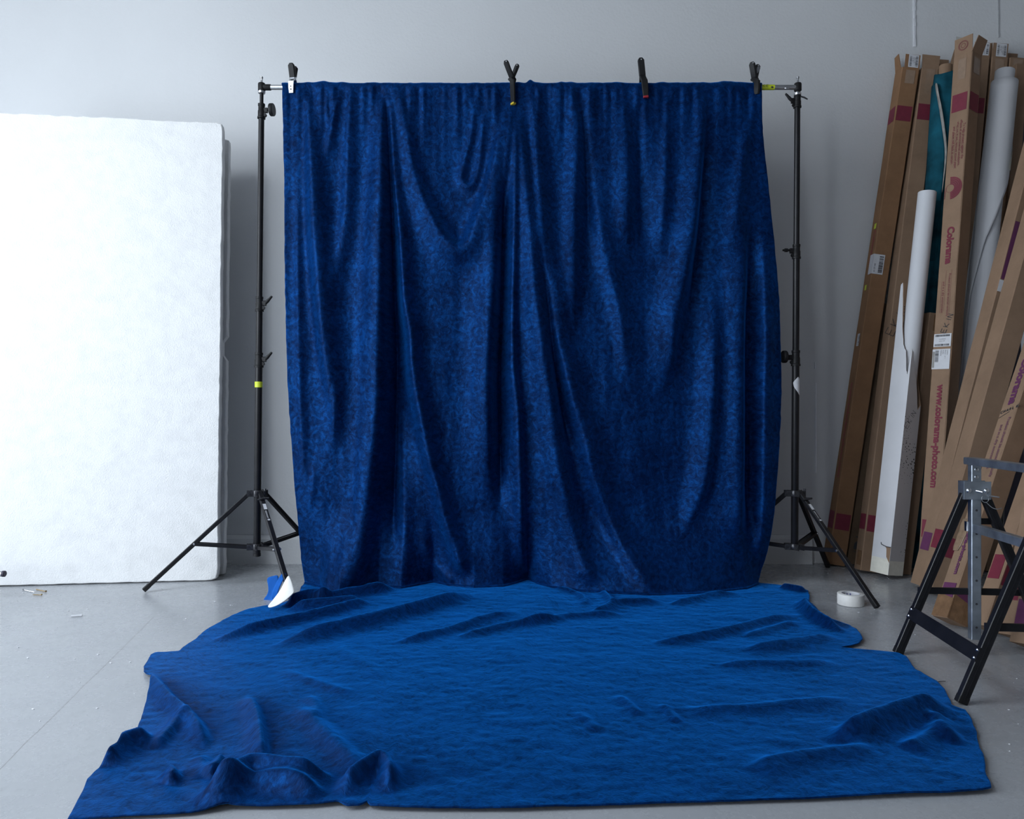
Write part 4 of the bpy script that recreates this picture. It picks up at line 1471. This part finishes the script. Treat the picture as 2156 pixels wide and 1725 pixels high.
def torn_wall(f, tops, mats, name, extra=None):
    m, rt = fD.face(f)
    B = fD.B + Vector((0, 0, liftD))
    n = len(tops)
    mb = MB()
    A = []
    for x, py in tops:
        A.append((-wD / 2 + x * wD, fD.l_at(py)))
    A2 = []
    for i in range(len(A) - 1):
        for k in range(4):
            s = k / 4
            A2.append((A[i][0] + (A[i + 1][0] - A[i][0]) * s, A[i][1] + (A[i + 1][1] - A[i][1]) * s + (random.uniform(-.006, .006) if k else 0)))
    A2.append(A[-1])
    NL = 12
    outer, inner = [], []
    for x, lt in A2:
        outer.append([B + m * (wD / 2) + rt * x + fD.w * (lt * j / NL) for j in range(NL + 1)])
        inner.append([B + m * (wD / 2 - .004) + rt * (x * .93) + fD.w * (lt * j / NL) for j in range(NL + 1)])
    k = len(A2)
    vs_ = [p for c in outer for p in c] + [p for c in inner for p in c]
    fs_o, fs_i = [], []
    off = k * (NL + 1)
    for i in range(k - 1):
        for j in range(NL):
            a, b = i * (NL + 1) + j, (i + 1) * (NL + 1) + j
            fs_o.append((a, b, b + 1, a + 1))
            fs_i.append((off + a, off + a + 1, off + b + 1, off + b))
        a, b = i * (NL + 1) + NL, (i + 1) * (NL + 1) + NL
        fs_i.append((a, b, off + b, off + a))
        a, b = i * (NL + 1), (i + 1) * (NL + 1)
        fs_i.append((a, off + a, off + b, b))
    for i in (0, k - 1):
        for j in range(NL):
            a = i * (NL + 1) + j
            fs_i.append((a, a + 1, off + a + 1, off + a) if i else (a, off + a, off + a + 1, a + 1))
    o = len(mb.v)
    mb.add(vs_, fs_o, 0)
    for f_ in fs_i:
        mb.f.append([o + q for q in f_])
        mb.m.append(1)
    if extra:
        extra(mb, lambda x, l, of: B + m * (wD / 2 + of) + rt * x + fD.w * l, rt)
    return mb.build(name, mats, tD, smooth=False)


def tear(mb, c, rt):
    l0 = fD.l_at(1158)
    mb.add([c(.020, l0, .001), c(wD / 2 - .001, l0 - .004, .001), c(wD / 2 - .001, l0 - .085, .001), c(.034, l0 - .055, .001), c(.030, l0 - .012, .001)], [(4, 3, 2, 1, 0)], 1)
    ribbon(mb, [c(-.006, l0 + .016, .0015), c(-.004, l0 + .006, .0015), c(.010, l0 + .002, .0015), c(.030, l0 - .002, .0015), c(wD / 2, l0 - .001, .0015)], -fD.r, .0045, 2)
    mb.add([c(-wD / 2 + .001, .0, .0008), c(wD / 2 - .001, .0, .0008), c(wD / 2 - .001, .082, .0008), c(-wD / 2 + .001, .082, .0008)], [(0, 1, 2, 3)], 3)


def front_marks(mb, c, rt):
    handwriting(mb, 'EKIN', c(-.030, fD.l_at(912), .0012), (fD.w * .85 + rt * .52).normalized(), (-rt * .85 + fD.w * .4).normalized(), .030, fD.n, .002, 2, adv=1.1)
    mb.add([c(-wD / 2 + .001, .0, .0008), c(wD / 2 - .001, .0, .0008), c(wD / 2 - .001, .075, .0008), c(-wD / 2 + .001, .075, .0008)], [(0, 1, 2, 3)], 3)


torn_wall('left', [(0, 612), (.10, 606), (.2, 640), (.34, 700), (.5, 738), (.68, 752), (.80, 790), (.88, 800), (.96, 752), (1, 747)], ['whitecard', 'card', 'ink', 'masking'], 'side_panel', tear)
torn_wall('front', [(0, 747), (.12, 752), (.30, 790), (.50, 810), (.66, 838), (.80, 870), (1, 860)], ['speckle', 'card', 'ink', 'masking'], 'front_panel', front_marks)
torn_wall('right', [(0, 860), (.3, 800), (.5, 740), (.7, 690), (1, 628)], ['card', 'card'], 'side_panel')
torn_wall('back', [(0, 628), (.3, 660), (.6, 690), (1, 612)], ['card', 'card'], 'back_panel')


def roll(name, label, fr, r, l0, l1, mat, inner=None, wall=.004, group=None, rcap=None, n=28, cat='paper roll'):
    t_ = thing(name, label, cat, fr.B, group)
    B = fr.B + Vector((0, 0, r * math.sqrt(max(0, 1 - fr.w.z ** 2)) + .003))
    mb = MB()
    ri = inner or (r - wall)
    prof = [(l0, ri * .98), (l0, r), (l1 - .001, r), (l1, r - .001), (l1, ri), (l1 - .12, ri), (l1 - .121, .001)]
    k = 10
    prof = [(l0, .001), (l0, r)] + [(l0 + (l1 - l0) * i / k, r * (1 + random.uniform(-.004, .004))) for i in range(1, k)] + [(l1 - .001, r), (l1, r - .001), (l1, ri), (l1 - .12, ri), (l1 - .121, .001)]
    mb.lathe(B, fr.w, prof, n, caps=False)
    mb.build('paper_tube', mat, t_, angle=40)
    return t_, B


roll('paper_roll', 'white paper roll standing up out of the torn white carton', Frame((1866, 1216), (1931, 608), 4.115, 25), .046, .03, fD.l_at(408), 'paper', wall=.003)

# E: short brown carton behind the torn one
fE = Frame((1896, 1208), (1963, 663), 4.145, 8)
carton('short plain brown carton tucked between the torn white carton and the teal roll', fE, .080, .068, patches=[('front', 666, 700, .35, .8, 'browntape')])

# F: teal canvas backdrop roll
fF = Frame((1924, 1199.5), (1990, 165), 4.25, 0)
tF = thing('canvas_roll', 'mottled teal canvas backdrop rolled on a cardboard core', 'canvas roll', fF.B)
BF = fF.B + Vector((0, 0, .02))
Lf = fF.L
rng_r = []
NTH, NLL = 40, 60
mb = MB()
for i in range(NLL + 1):
    l = Lf * i / NLL
    ring = []
    for k in range(NTH):
        th = 2 * math.pi * k / NTH
        rr_ = .060 + .002 * math.sin(3 * th + l * 2) + .0016 * math.sin(7 * th - l * 5)
        if i == NLL:
            rr_ -= .004
        if i == NLL - 2:
            rr_ -= .002
        ring.append(BF + fF.w * (l + (.010 * math.sin(2 * th) if i == NLL else 0)) + (fF.r * math.sin(th) + fF.n * math.cos(th)) * rr_)
    rng_r.append(ring)
rng_r.append([BF + fF.w * Lf + (p - BF - fF.w * Lf) * .55 for p in rng_r[-1]])
mb.loft(rng_r)
mb.build('canvas', 'teal', tF, angle=60)
MB().lathe(BF + fF.w * (Lf - .1), fF.w, [(0, .034), (.152, .034), (.153, .033), (.153, .029), (.05, .029)], 22).build('core_tube', 'card', tF, label='brown cardboard core')
# loose outer edge of the canvas with its pale primed border
l0_, l1_ = fF.l_at(560), fF.l_at(188)
gr, ed = [], []
for i in range(17):
    k = i / 16
    l = l0_ + (l1_ - l0_) * k
    th1 = np.interp(k, [0, .35, .6, .85, 1], [-.25, -.22, -.15, -.75, -1.2])
    row = []
    for j in range(9):
        th = -1.9 + (th1 + 1.9) * j / 8
        rad = .064 + .010 * (j / 8) ** 2 * np.interp(k, [0, .5, 1], [.2, .8, 1.2])
        row.append(BF + fF.w * l + (fF.r * math.sin(th) + fF.n * math.cos(th)) * rad)
    gr.append(row)
    dd = (row[-1] - row[-2]).normalized()
    nn = fF.w.cross(dd).normalized()
    wd_ = .012 * np.interp(k, [0, .35, .6, 1], [.05, .1, .7, 1.4])
    ed.append([row[-1], row[-1] + dd * wd_ * 1.3 + (-nn if nn.y > 0 else nn) * wd_ * .3])
sheet(gr, 'loose_flap', 'teal', tF, .003, sub=1)
sheet(ed[6:], 'canvas_border', 'canvas', tF, .002, label='pale primed canvas edge', sub=1)

# G: tall carton with the big printed lettering
fG = Frame((1960, 1224), (2038, 122), 4.09, 31)


def rainbow(mb, pt, mats):
    lc_ = fG.l_at(402)
    c = lambda x, z: pt('left', x, lc_ + z, .0022)
    x0 = -.016
    for k in range(5):
        r0 = .020 + .0085 * k
        n = 22
        for i in range(n):
            a0, a1 = -math.pi / 2 + math.pi * i / n, -math.pi / 2 + math.pi * (i + 1) / n
            a0, a1 = a0 + .05, a1 + .05
            q = [(r0 * math.cos(a0), r0 * math.sin(a0)), ((r0 + .0068) * math.cos(a0), (r0 + .0068) * math.sin(a0)), ((r0 + .0068) * math.cos(a1), (r0 + .0068) * math.sin(a1)), (r0 * math.cos(a1), r0 * math.sin(a1))]
            mb.add([c(x0 + x, z) for x, z in q], [(0, 1, 2, 3)], 1)
    ribbon(mb, [c(x0 + .022 * math.cos(a), .022 * math.sin(a)) for a in [math.pi * .5 + k * .16 for k in range(20)]], -fG.r, .0016, 1)
    add_text(mb, 'Colorama', c(-.046, .004), -fG.w, fG.n, length=.058, mat=1)
    # thin rules under the lines of small print
    for x, p0, p1 in ((-.006, 575, 660), (.024, 575, 690), (-.025, 598, 664), (.028, 285, 330), (.013, 268, 350), (-.006, 272, 362), (-.024, 282, 348)):
        mb.add([pt('left', x - .0004, fG.l_at(p1), .0022), pt('left', x + .0004, fG.l_at(p1), .0022), pt('left', x + .0004, fG.l_at(p0), .0022), pt('left', x - .0004, fG.l_at(p0), .0022)], [(0, 1, 2, 3)], 1)


carton('tall brown carton with large maroon web address lettering, labels and a rainbow emblem', fG, .098, .098,
       bands=[('left', 205, 242, 'maroon'), ('front', 205, 242, 'maroon'), ('left', 1098, 1135, 'maroon')],
       words=[('left', 'To help protect against the', 270, 345, .80, 'maroon', 0), ('left', 'effects of environmental conditions,', 262, 358, .64, 'maroon', 0),
              ('left', 'when not in use, remount wound paper', 264, 362, .47, 'maroon', 0), ('left', 'and place roll back in carton.', 272, 352, .27, 'maroon', 0),
              ('left', 'Colorama', 484, 562, .36, 'maroon', .045),
              ('left', 'Product should be stored vertically', 582, 672, .60, 'maroon', 0), ('left', 'and in a dry environment', 598, 664, .30, 'maroon', 0),
              ('left', FULL, 815, 1030, .42, 'maroon', .045)],
       hand=[('left', 'EKIN', 707, .62, .026, 'up', 'ink')],
       labels=[('left', 708, 735, .04, .97, 'rows'), ('left', 740, 782, .02, .97, 'post')],
       flaps=[('left', .092, .06, 'card', (0, 0, 0, 0), 'logo'), ('front', .078, .42, 'card', (0, 0, .012, -.004), None)],
       patches=[('left', 132, 175, .3, .72, 'cleartape'), ('front', 132, 165, .2, .8, 'cleartape')], extra=rainbow)

# row of cartons against the wall behind
fI = Frame((1886, 1190.5), (1987, 144), 4.395, -3)
carton('carton behind the teal roll, only its maroon-stamped top flap showing', fI, .096, .088, flaps=[('front', .078, .35, 'card', (.06, 0, 0, .004), None), ('back', .07, .1, 'card', Z4, None)], patches=[('front', 118, 143, .62, .98, 'maroon')][:0])
fK = Frame((1962, 1190.5), (2058, 126), 4.395, -2)
carton('carton behind the tall lettered carton, edge of a white label at its top', fK, .094, .088, flaps=[('front', .075, .05, 'card', (0, 0, 0, 0), 'label')], bands=[('front', 214, 246, 'maroon')])
fL = Frame((2006, 1190.5), (2096, 129), 4.395, 0)
carton('carton with a big white barcode label on its top flap, behind the white wrapped roll', fL, .094, .088, flaps=[('front', .080, .02, 'card', (0, .004, 0, 0), 'label'), ('left', .08, .1, 'card', Z4, None)],
       bands=[('front', 210, 245, 'maroon')], patches=[('front', 133, 165, .2, .75, 'cleartape')])
fM = Frame((2050, 1190.5), (2133, 131), 4.395, 0)
carton('carton rightmost along the wall, crumpled flap folded over its top', fM, .094, .088, flaps=[('back', .065, -.1, 'card', Z4, None), ('front', .02, -.9, 'card', (0, 0, 0, .02), None)], patches=[('front', 134, 150, .2, .8, 'cleartape')])
fN = Frame((2080, 1202), (2144, 141), 4.31, 2)
carton('narrow plain brown carton just right of the white wrapped roll', fN, .066, .060)

# thin white-edged panel behind everything at the far right
pn = MB()
a0 = FL(2108, 1196)
tpN = W(2157, 140, 4.318)
sN = Vector((1, .0, 0)).normalized()
pn.bar(a0 + sN * .0, tpN, .01, .010, (0, 1, 0))
pn = MB()
ww = (tpN - a0).normalized()
q = [a0, a0 + sN * .30, tpN + sN * .30, tpN]
nn = ww.cross(sN).normalized()
pn.add(q + [p - nn * .006 for p in q], [(0, 1, 2, 3), (7, 6, 5, 4), (1, 5, 6, 2)], 0)
pn.add(q + [p - nn * .006 for p in q], [(0, 4, 5, 1), (2, 6, 7, 3), (3, 7, 4, 0)], 1)
po_ = pn.build('display_panel', ['rubber', 'wallboard'], smooth=False)
po_.location.z = .004
tag(po_, 'thin dark panel with a white edge leaning at the far right behind the cartons', 'panel')

# O: white wrapped paper roll
fO = Frame((1997, 1216), (2116, 160), 4.19, 0)
tO = thing('paper_roll', 'large white paper roll with its wrap coming loose, masking tape on its side', 'paper roll', fO.B, None)
BO = fO.B + Vector((0, 0, .03))
MB().lathe(BO, fO.w, [(0, .001), (0, .048), (fO.L - .001, .048), (fO.L, .047), (fO.L, .044), (fO.L - .1, .044), (fO.L - .101, .001)], 30, caps=False).build('paper_tube', 'paper', tO, angle=50)
gr = []
lw = fO.l_at(184)
for i in range(61):
    k = i / 60
    l = .02 + (lw - .02) * k
    the = np.interp(k, [0, .55, .66, .75, .8, 1], [-1.25, -1.15, -.6, .35, 1.0, 1.6])
    row = []
    for j in range(45):
        th = the - 7.3 * j / 44
        s = 1 - j / 44
        rad = .053 + .016 * s + .0045 * math.exp(-j / 2.5) + (.004 * (1 - k))
        row.append(BO + fO.w * l + (fO.r * math.sin(th) + fO.n * math.cos(th)) * rad)
    gr.append(row)
sheet(gr, 'loose_wrap', 'paper', tO, .0012, sub=0)
l0_, l1_ = fO.l_at(374), fO.l_at(312)
mt = MB()
vs_, fs_ = [], []
for i in range(9):
    k = i / 8
    for j in range(5):
        th = np.interp(k, [0, .2, .6, 1], [.62, .55, .85, 1.35]) + (np.interp(k, [0, .2, .6, 1], [.88, 1.15, 1.45, 1.5]) - np.interp(k, [0, .2, .6, 1], [.62, .55, .85, 1.35])) * j / 4
        vs_.append(BO + fO.w * (l0_ + (l1_ - l0_) * k) + (fO.r * math.sin(th) + fO.n * math.cos(th)) * .0775)
for i in range(8):
    for j in range(4):
        fs_.append((i * 5 + j, i * 5 + j + 1, (i + 1) * 5 + j + 1, (i + 1) * 5 + j))
mt.add(vs_, fs_)
mt.build('masking_tape', 'masking', tO, label='strip of cream masking tape')

# H: two cartons leaning steeply in front
direct_len = 2.83
fH1 = Frame((1944, 1240), None, None, 3, direct=(.286, .05, 1))
carton('carton half hidden behind the steeply leaning plain carton, purple bands near its foot', fH1, .085, .090, L=2.83,
       bands=[('left', 1131, 1168, 'purple'), ('front', 480, 600, 'purple')], patches=[('front', 602, 626, .02, .3, 'label')])
fH2 = Frame((1968, 1252), None, None, 3, direct=(.308, .05, 1))
carton('big plain brown carton leaning steeply across the loose white roll, maroon bands low down', fH2, .105, .100, L=2.83,
       bands=[('left', 1129, 1168, 'maroon'), ('front', 1140, 1180, 'maroon')], patches=[('left', 1215, 1255, .35, .7, 'cleartape')])

# T: grey sheet between the leaning cartons
gs = MB()
aT, bT = FL(2020, 1262), W(2104, 853, 3.84)
wT = (bT - aT).normalized()
sT = Vector((-.05, 1, 0)).normalized()
q = [aT + sT * .13, aT, bT, bT + wT * .035 + sT * .05, bT + wT * .04 + sT * .13]
nT = sT.cross(wT).normalized()
gs.add(q + [p + nT * .005 for p in q], [(4, 3, 2, 1, 0), (5, 6, 7, 8, 9)] + [(i, (i + 1) % 5, 5 + (i + 1) % 5, 5 + i) for i in range(5)])
g_o = gs.build('card_sheet', 'greyboard', smooth=False)
g_o.location.z = .004
tag(g_o, 'grey card sheet standing between the plain leaning carton and the purple-lettered one', 'card sheet')
# U: white roll at the right border
fU = Frame((2188, 1230), (2168, 560), 4.12, 0)
roll('paper_roll', 'white paper roll at the right border, behind the purple-lettered carton', fU, .05, 0, fU.L, 'paper', wall=.003)

# P: carton with purple print


def plastic_wrap(mb, pt, mats):
    l0, l1 = fP.l_at(1312), fP.l_at(1262)
    L0 = fP.l_at(1322)
    for f, x0, x1 in (('left', -.049, .049), ('front', -.049, .049)):
        mb.add([pt(f, x0, max(.002, L0 - .02), .0018), pt(f, x1, max(.002, L0 - .03), .0018), pt(f, x1, .085, .0018), pt(f, x0, .105, .0018)], [(0, 1, 2, 3)], 6)
    for x, p0, p1 in ((.018, 905, 1028), (-.012, 918, 1010)):
        mb.add([pt('left', x - .0004, fP.l_at(p1), .0022), pt('left', x + .0004, fP.l_at(p1), .0022), pt('left', x + .0004, fP.l_at(p0), .0022), pt('left', x - .0004, fP.l_at(p0), .0022)], [(0, 1, 2, 3)], 2)
    ribbon(mb, [pt('left', -.040, fP.l_at(901), .0022), pt('left', .012, fP.l_at(890), .0022)], -fP.r, .002, 3)


fP = Frame((1998, 1322), None, None, 4, direct=(.476, .22, 1))
carton('carton with purple lettering and CHARLIE written in pen, leaning behind the trestle', fP, .090, .092, L=2.83,
       bands=[('left', 1250, 1292, 'purple'), ('front', 1262, 1302, 'purple')],
       words=[('left', 'Colorama', 775, 875, .40, 'purple', .045), ('left', 'Product should be stored vertically', 902, 1028, .70, 'purple', 0), ('left', 'and in a dry environment', 916, 1010, .36, 'purple', 0),
              ('left', FULL, 1085, 1232, .52, 'purple', .045)],
       hand=[('left', 'CHARLIE', 892, .10, .0125, 'across', 'ink')],
       patches=[('left', 1118, 1142, .2, .75, 'card')][:0], extra=plastic_wrap)
# loose stretch film on that carton
fl_ = []
for i in range(9):
    k = i / 8
    l = fP.l_at(1180) + (fP.l_at(1112) - fP.l_at(1180)) * k
    row = []
    for j in range(6):
        s = j / 5
        row.append(fP.B + Vector((0, 0, .02)) - fP.r * (.0475 + .006 * abs(math.sin(i * 1.9 + j * 2.3))) + fP.n * (-.050 + .050 * s * (1 - .6 * abs(k - .5))) + fP.w * l)
    fl_.append(row)
o = sheet(fl_, 'torn_film', 'plastic', [x for x in COL.objects if x.get('label', '').startswith('carton with purple lettering')][0], .001, label='crumpled clear tape', sub=1)

fQ = Frame((2076, 1337), None, None, 4, direct=(.50, .22, 1))
carton('brown carton with two maroon bands, right of the purple-lettered carton behind the trestle', fQ, .082, .080, L=2.75,
       bands=[('left', 1190, 1240, 'maroon'), ('front', 1205, 1250, 'maroon')])
fR = Frame((2136, 1355), None, None, 6, direct=(.36, .22, 1))
carton('carton at the lower right border, pink-maroon band low on its side', fR, .088, .082, L=2.75, bands=[('left', 1236, 1283, 'maroon')], patches=[('left', 1292, 1345, .3, .62, 'browntape')][:0])
fS = Frame((2164, 1374), None, None, 6, direct=(.36, .22, 1))
carton('carton cut by the right border, purple band low on its side, nearest of the cartons', fS, .088, .082, L=2.75, bands=[('left', 1283, 1338, 'purple')])

# pale tape strip on the wall above the cartons
ts = MB()
c0, c1 = W(2013, 76, WY), W(2008, 150, WY)
ts.add([c0 + Vector((0, -.002, 0)), W(2031, 80, WY) + Vector((0, -.002, 0)), W(2028, 150, WY) + Vector((0, -.002, 0)), c1 + Vector((0, -.002, 0))], [(3, 2, 1, 0)])
tso = ts.build('wall_tape', plain('aged_tape', (0.46, 0.46, 0.43), .6), smooth=False)
tag(tso, 'pale tape strip stuck to the wall above the lettered carton', 'tape')

# ------------------------------------------------------------------ trestle
P1 = Vector((1.686, 2.77, 0))
bdir = Vector((-.10, -1, 0)).normalized()
adir = Vector((1, -.10, 0)).normalized()
DB = .475
tr = thing('trestle', 'black folding trestle with a galvanised adjustable top bar, standing at the right', 'trestle', P1)
ZA = .615
for e in (0, 1):
    P = P1 + bdir * DB * e
    for s in (-1, 1):
        top = P + adir * s * .024 + Vector((0, 0, ZA))
        foot = P + adir * s * .268 + Vector((0, 0, .004))
        d = (foot - top).normalized()
        lg = MB().bar(top, foot - d * .004, .030, .024, adir, ch=.002)
        lg.bar(top - adir * 0 + bdir * .0125 + adir * s * -.0, foot - d * .01 + bdir * .0125, .003, .003, adir, mat=0)
        lo = lg.build('leg', ['black', 'chrome'], tr)
        MB().bar(foot - d * .022, foot, .0315, .0255, adir, ch=.002).build('foot_cap', 'blackplastic', lo)
    # end frame crosspiece, post and bracket
    k = .48
    zc = ZA * (1 - .62)
    l_ = P + adir * -(.030 + .238 * .62) + Vector((0, 0, zc))
    r_ = P + adir * (.030 + .238 * .62) + Vector((0, 0, zc))
    MB().bar(l_ - bdir * .016 - adir * .012, r_ - bdir * .016 + adir * .012, .024, .012, (0, 0, 1), ch=.002).build('cross_rail', 'black', tr)
    z2 = ZA * .80
    x2 = .030 + .238 * .20
    MB().bar(P + adir * .02 + Vector((0, 0, z2)) - bdir * .014, P + adir * x2 + Vector((0, 0, z2)) - bdir * .014, .022, .010, (0, 0, 1), ch=.002).build('spacer', 'black', tr)
    post = MB().bar(P + Vector((0, 0, .065)), P + Vector((0, 0, .700)), .034, .030, adir, ch=.002)
    for h_ in np.arange(.11, .60, .085):
        post.lathe(P + Vector((0, 0, h_)) + bdir * .0148, bdir, [(0, .0042), (.0006, .0042)], 12, mat=1)
    pst = post.build('height_post', ['galv', 'ink'], tr)
    br = MB().bar(P + Vector((0, 0, .575)) + bdir * .021, P + Vector((0, 0, .640)) + bdir * .021, .092, .004, adir)
    br.bar(P + Vector((0, 0, .575)) - bdir * .021, P + Vector((0, 0, .640)) - bdir * .021, .092, .004, adir)
    br.bar(P + adir * -.046 + Vector((0, 0, .575)), P + adir * -.046 + Vector((0, 0, .640)), .042, .003, bdir)
    bk = br.build('bracket', 'galv', tr)
    for x in (-.030, .030):
        MB().lathe(P + adir * x + Vector((0, 0, .607)) + bdir * .022, bdir, [(0, .010), (.003, .0095), (.006, .006), (.008, .002)], 14).build('bolt', 'chrome', bk)
    for z_ in (.655, .682):
        MB().lathe(P + Vector((0, 0, z_)) + bdir * .0150, bdir, [(0, .008), (.003, .007), (.005, .002)], 12).build('bolt', 'chrome', pst)
    pin = P + Vector((0, 0, .607)) + bdir * .018
    MB().tube([pin - adir * .006, pin + bdir * .02 + adir * .010 - Vector((0, 0, .004))], .0042, 10).build('locking_pin', 'chrome', bk)
    if e == 0:
        ch = MB()
        p0 = pin + adir * .022 + bdir * .012 - Vector((0, 0, .036))
        ch.tube([p0 + Vector((math.cos(a) * .013, 0, math.sin(a) * .013 + .008)) for a in [k_ * math.pi / 8 for k_ in range(17)]], .0013, 6)
        q0 = p0 + Vector((.004, 0, -.005))
        q1 = q0 + adir * .052 - Vector((0, 0, .020))
        ch.tube([q0.lerp(q1, k_ / 8) - Vector((0, 0, .012 * math.sin(math.pi * k_ / 8))) for k_ in range(9)], .0014, 6)
        p2 = pin + adir * .050 + bdir * .01 - Vector((0, 0, .020))
        ch.tube([p2 - adir * .015 + Vector((0, 0, .003)), p2 + adir * .020 - Vector((0, 0, .002))], .0032, 8)
        ch.build('pin_chain', 'chrome', bk)
# top beam, middle rail and the flat low stretcher between the two end frames
MB().bar(P1 - bdir * .035 + Vector((0, 0, .712)) - adir * .002, P1 + bdir * (DB + .06) + Vector((0, 0, .712)), .040, .026, adir, ch=.002).build('top_beam', 'galv', tr, label='galvanised top beam')
MB().bar(P1 + bdir * .01 + Vector((0, 0, .470)), P1 + bdir * (DB - .01) + Vector((0, 0, .470)), .026, .030, adir, ch=.002).build('middle_rail', 'galv', tr)
MB().bar(P1 - bdir * .02 + Vector((0, 0, .455)), P1 - bdir * .02 + Vector((0, 0, .490)), .044, .020, adir, ch=.002).build('rail_clip', 'chrome', tr)
for s in (-1, 1):
    kz = .155
    off = .030 + .238 * (1 - kz / ZA)
    A_ = P1 + adir * s * (off + .015) + Vector((0, 0, kz))
    B_ = P1 + bdir * DB + adir * s * (off + .015) + Vector((0, 0, kz))
    st = MB().bar(A_ - bdir * .012, B_ + bdir * .012, .046, .004, Vector((0, 0, 1)) + adir * (-s) * .4, ch=0)
    sto = st.build('stretcher', 'black', tr)
    for q in (A_, B_):
        for dz in (-.012, .012):
            MB().lathe(q + Vector((0, 0, dz)) + adir * s * .002 - adir * s * dz * .4, adir * s, [(0, .0058), (.002, .005), (.004, .002)], 12).build('rivet', 'chrome', sto)

# ------------------------------------------------------------------ small things on the floor
tpB = FL(1791, 1272)
tR = thing('tape_roll', 'roll of wide white tape lying on the floor by the right stand', 'tape', tpB)
ro, ri, hh = .058, .038, .050
MB().lathe(tpB + Vector((0, 0, .001)), (0, 0, 1), [(0, ri), (0, ro - .001), (.001, ro), (hh - .001, ro), (hh, ro - .0015), (hh, ri + .003)], 40, caps=False).build('tape_winding', 'tapewhite', tR)
core = MB().lathe(tpB + Vector((0, 0, .001)), (0, 0, 1), [(0, ri + .003), (hh + .0005, ri + .003), (hh + .0005, ri), (0, ri)], 40, caps=False)
for k in range(3):
    a0 = math.pi * (.36 + .12 * k)
    c_ = lambda a, z: tpB + Vector((math.cos(a) * (ri - .0006), math.sin(a) * (ri - .0006), z))
    core.add([c_(a0 + .12, hh * .60), c_(a0, hh * .60), c_(a0, hh * .85), c_(a0 + .12, hh * .85)], [(0, 1, 2, 3)], 1 if k != 2 else 2)
core.build('core', ['label', 'blueprint', 'ink'], tR, label='printed white cardboard core')


def screw(px0, py0, px1, py1, mat, label):
    a, b = FL(px0, py0, .004), FL(px1, py1, .004)
    d = (b - a).normalized()
    L = (b - a).length
    t_ = thing('screw', label, 'screw', (a.x, a.y, 0), 'screws on the floor')
    MB().lathe(a + Vector((0, 0, .0015)), d, [(0, .0045), (.002, .0048), (.004, .0022), (.006, .0021)], 12).build('screw_head', mat, t_)
    sh = [(.005, .0020)]
    k = .012
    while k < L - .006:
        sh += [(k, .0018), (k + .0015, .0027), (k + .003, .0018)]
        k += .004
    sh += [(L, .0004)]
    MB().lathe(a, d, sh, 8).build('shank', mat, t_)


screw(49, 1241, 72, 1246, 'chrome', 'bright steel screw on the floor near the foam board, leftmost')
screw(97, 1245, 75, 1240, 'brass', 'brassy screw on the floor, the upper right of the three')
screw(88, 1252, 68, 1251.5, 'brass', 'dark brass screw on the floor, the lowest of the three')
ck = MB()
a, b = FL(150, 1296.5, .005), FL(173, 1295, .005)
ck.bar(a, b, .008, .007, (0, 1, 0), ch=.002)
tag(ck.build('chalk_stick', 'label'), 'small white stick lying on the bright floor left of the blue cloth', 'stick')
# thin black twig of wire at the cloth's right edge
wr = MB().tube([FL(1966, 1437, .006), FL(1980, 1434, .004), FL(1991, 1434, .004)], [.0014, .0012, .001], 6)
tag(wr.build('wire_offcut', 'ink'), 'thin black wire end at the right edge of the blue cloth', 'wire')
# crumbs: nobody could count them
db = MB()
for k in range(150):
    if k < 70:
        px, py = random.uniform(0, 560), random.uniform(1238, 1560)
        if px > 300 and py > 1275 + (560 - px) * .35:
            continue
    elif k < 115:
        px, py = random.uniform(1620, 1960), random.uniform(1195, 1340)
        if px < 1720 and py > 1232 or py > 1300 and px < 1840:
            continue
    else:
        px, py = random.uniform(1960, 2150), random.uniform(1360, 1720)
        if px < 2095:
            continue
    p = FL(px, py)
    s = random.choice([.0012, .0016, .002, .003])
    db.sphere(p + Vector((0, 0, s * .4)), s, n=5, sq=(random.uniform(.7, 1.8), random.uniform(.7, 1.4), .6))
tag(db.build('debris', 'wallboard', smooth=False), 'white crumbs of polystyrene and paint scattered on the floor', 'debris', kind='stuff')

# chrome tube end of a rolling rack that stands just outside the left border
xa = (11 - CX) / F * 3.6
rk = thing('rolling_rack', 'chrome tube with a dark end cap at the left border before the foam board', 'rack', (xa - .45, 3.6, 0))
zt = H - (1207.5 - CY) / F * 3.6
MB().lathe((xa - .5, 3.6, zt), (1, 0, 0), [(0, .0135), (.49, .0135)], 20).build('base_tube', 'chrome', rk)
MB().lathe((xa - .012, 3.6, zt), (1, 0, 0), [(0, .0145), (.010, .0145), (.012, .012)], 20).build('end_cap', 'rubber', rk)
MB().lathe((xa - .3, 3.6, 0.0), (0, 0, 1), [(.08, .008), (zt, .008)], 14).build('caster_stem', 'chrome', rk)
MB().lathe((xa - .3, 3.588, .042), (0, 1, 0), [(0, .036), (.003, .040), (.021, .040), (.024, .036)], 22).build('caster_wheel', 'rubber', rk)
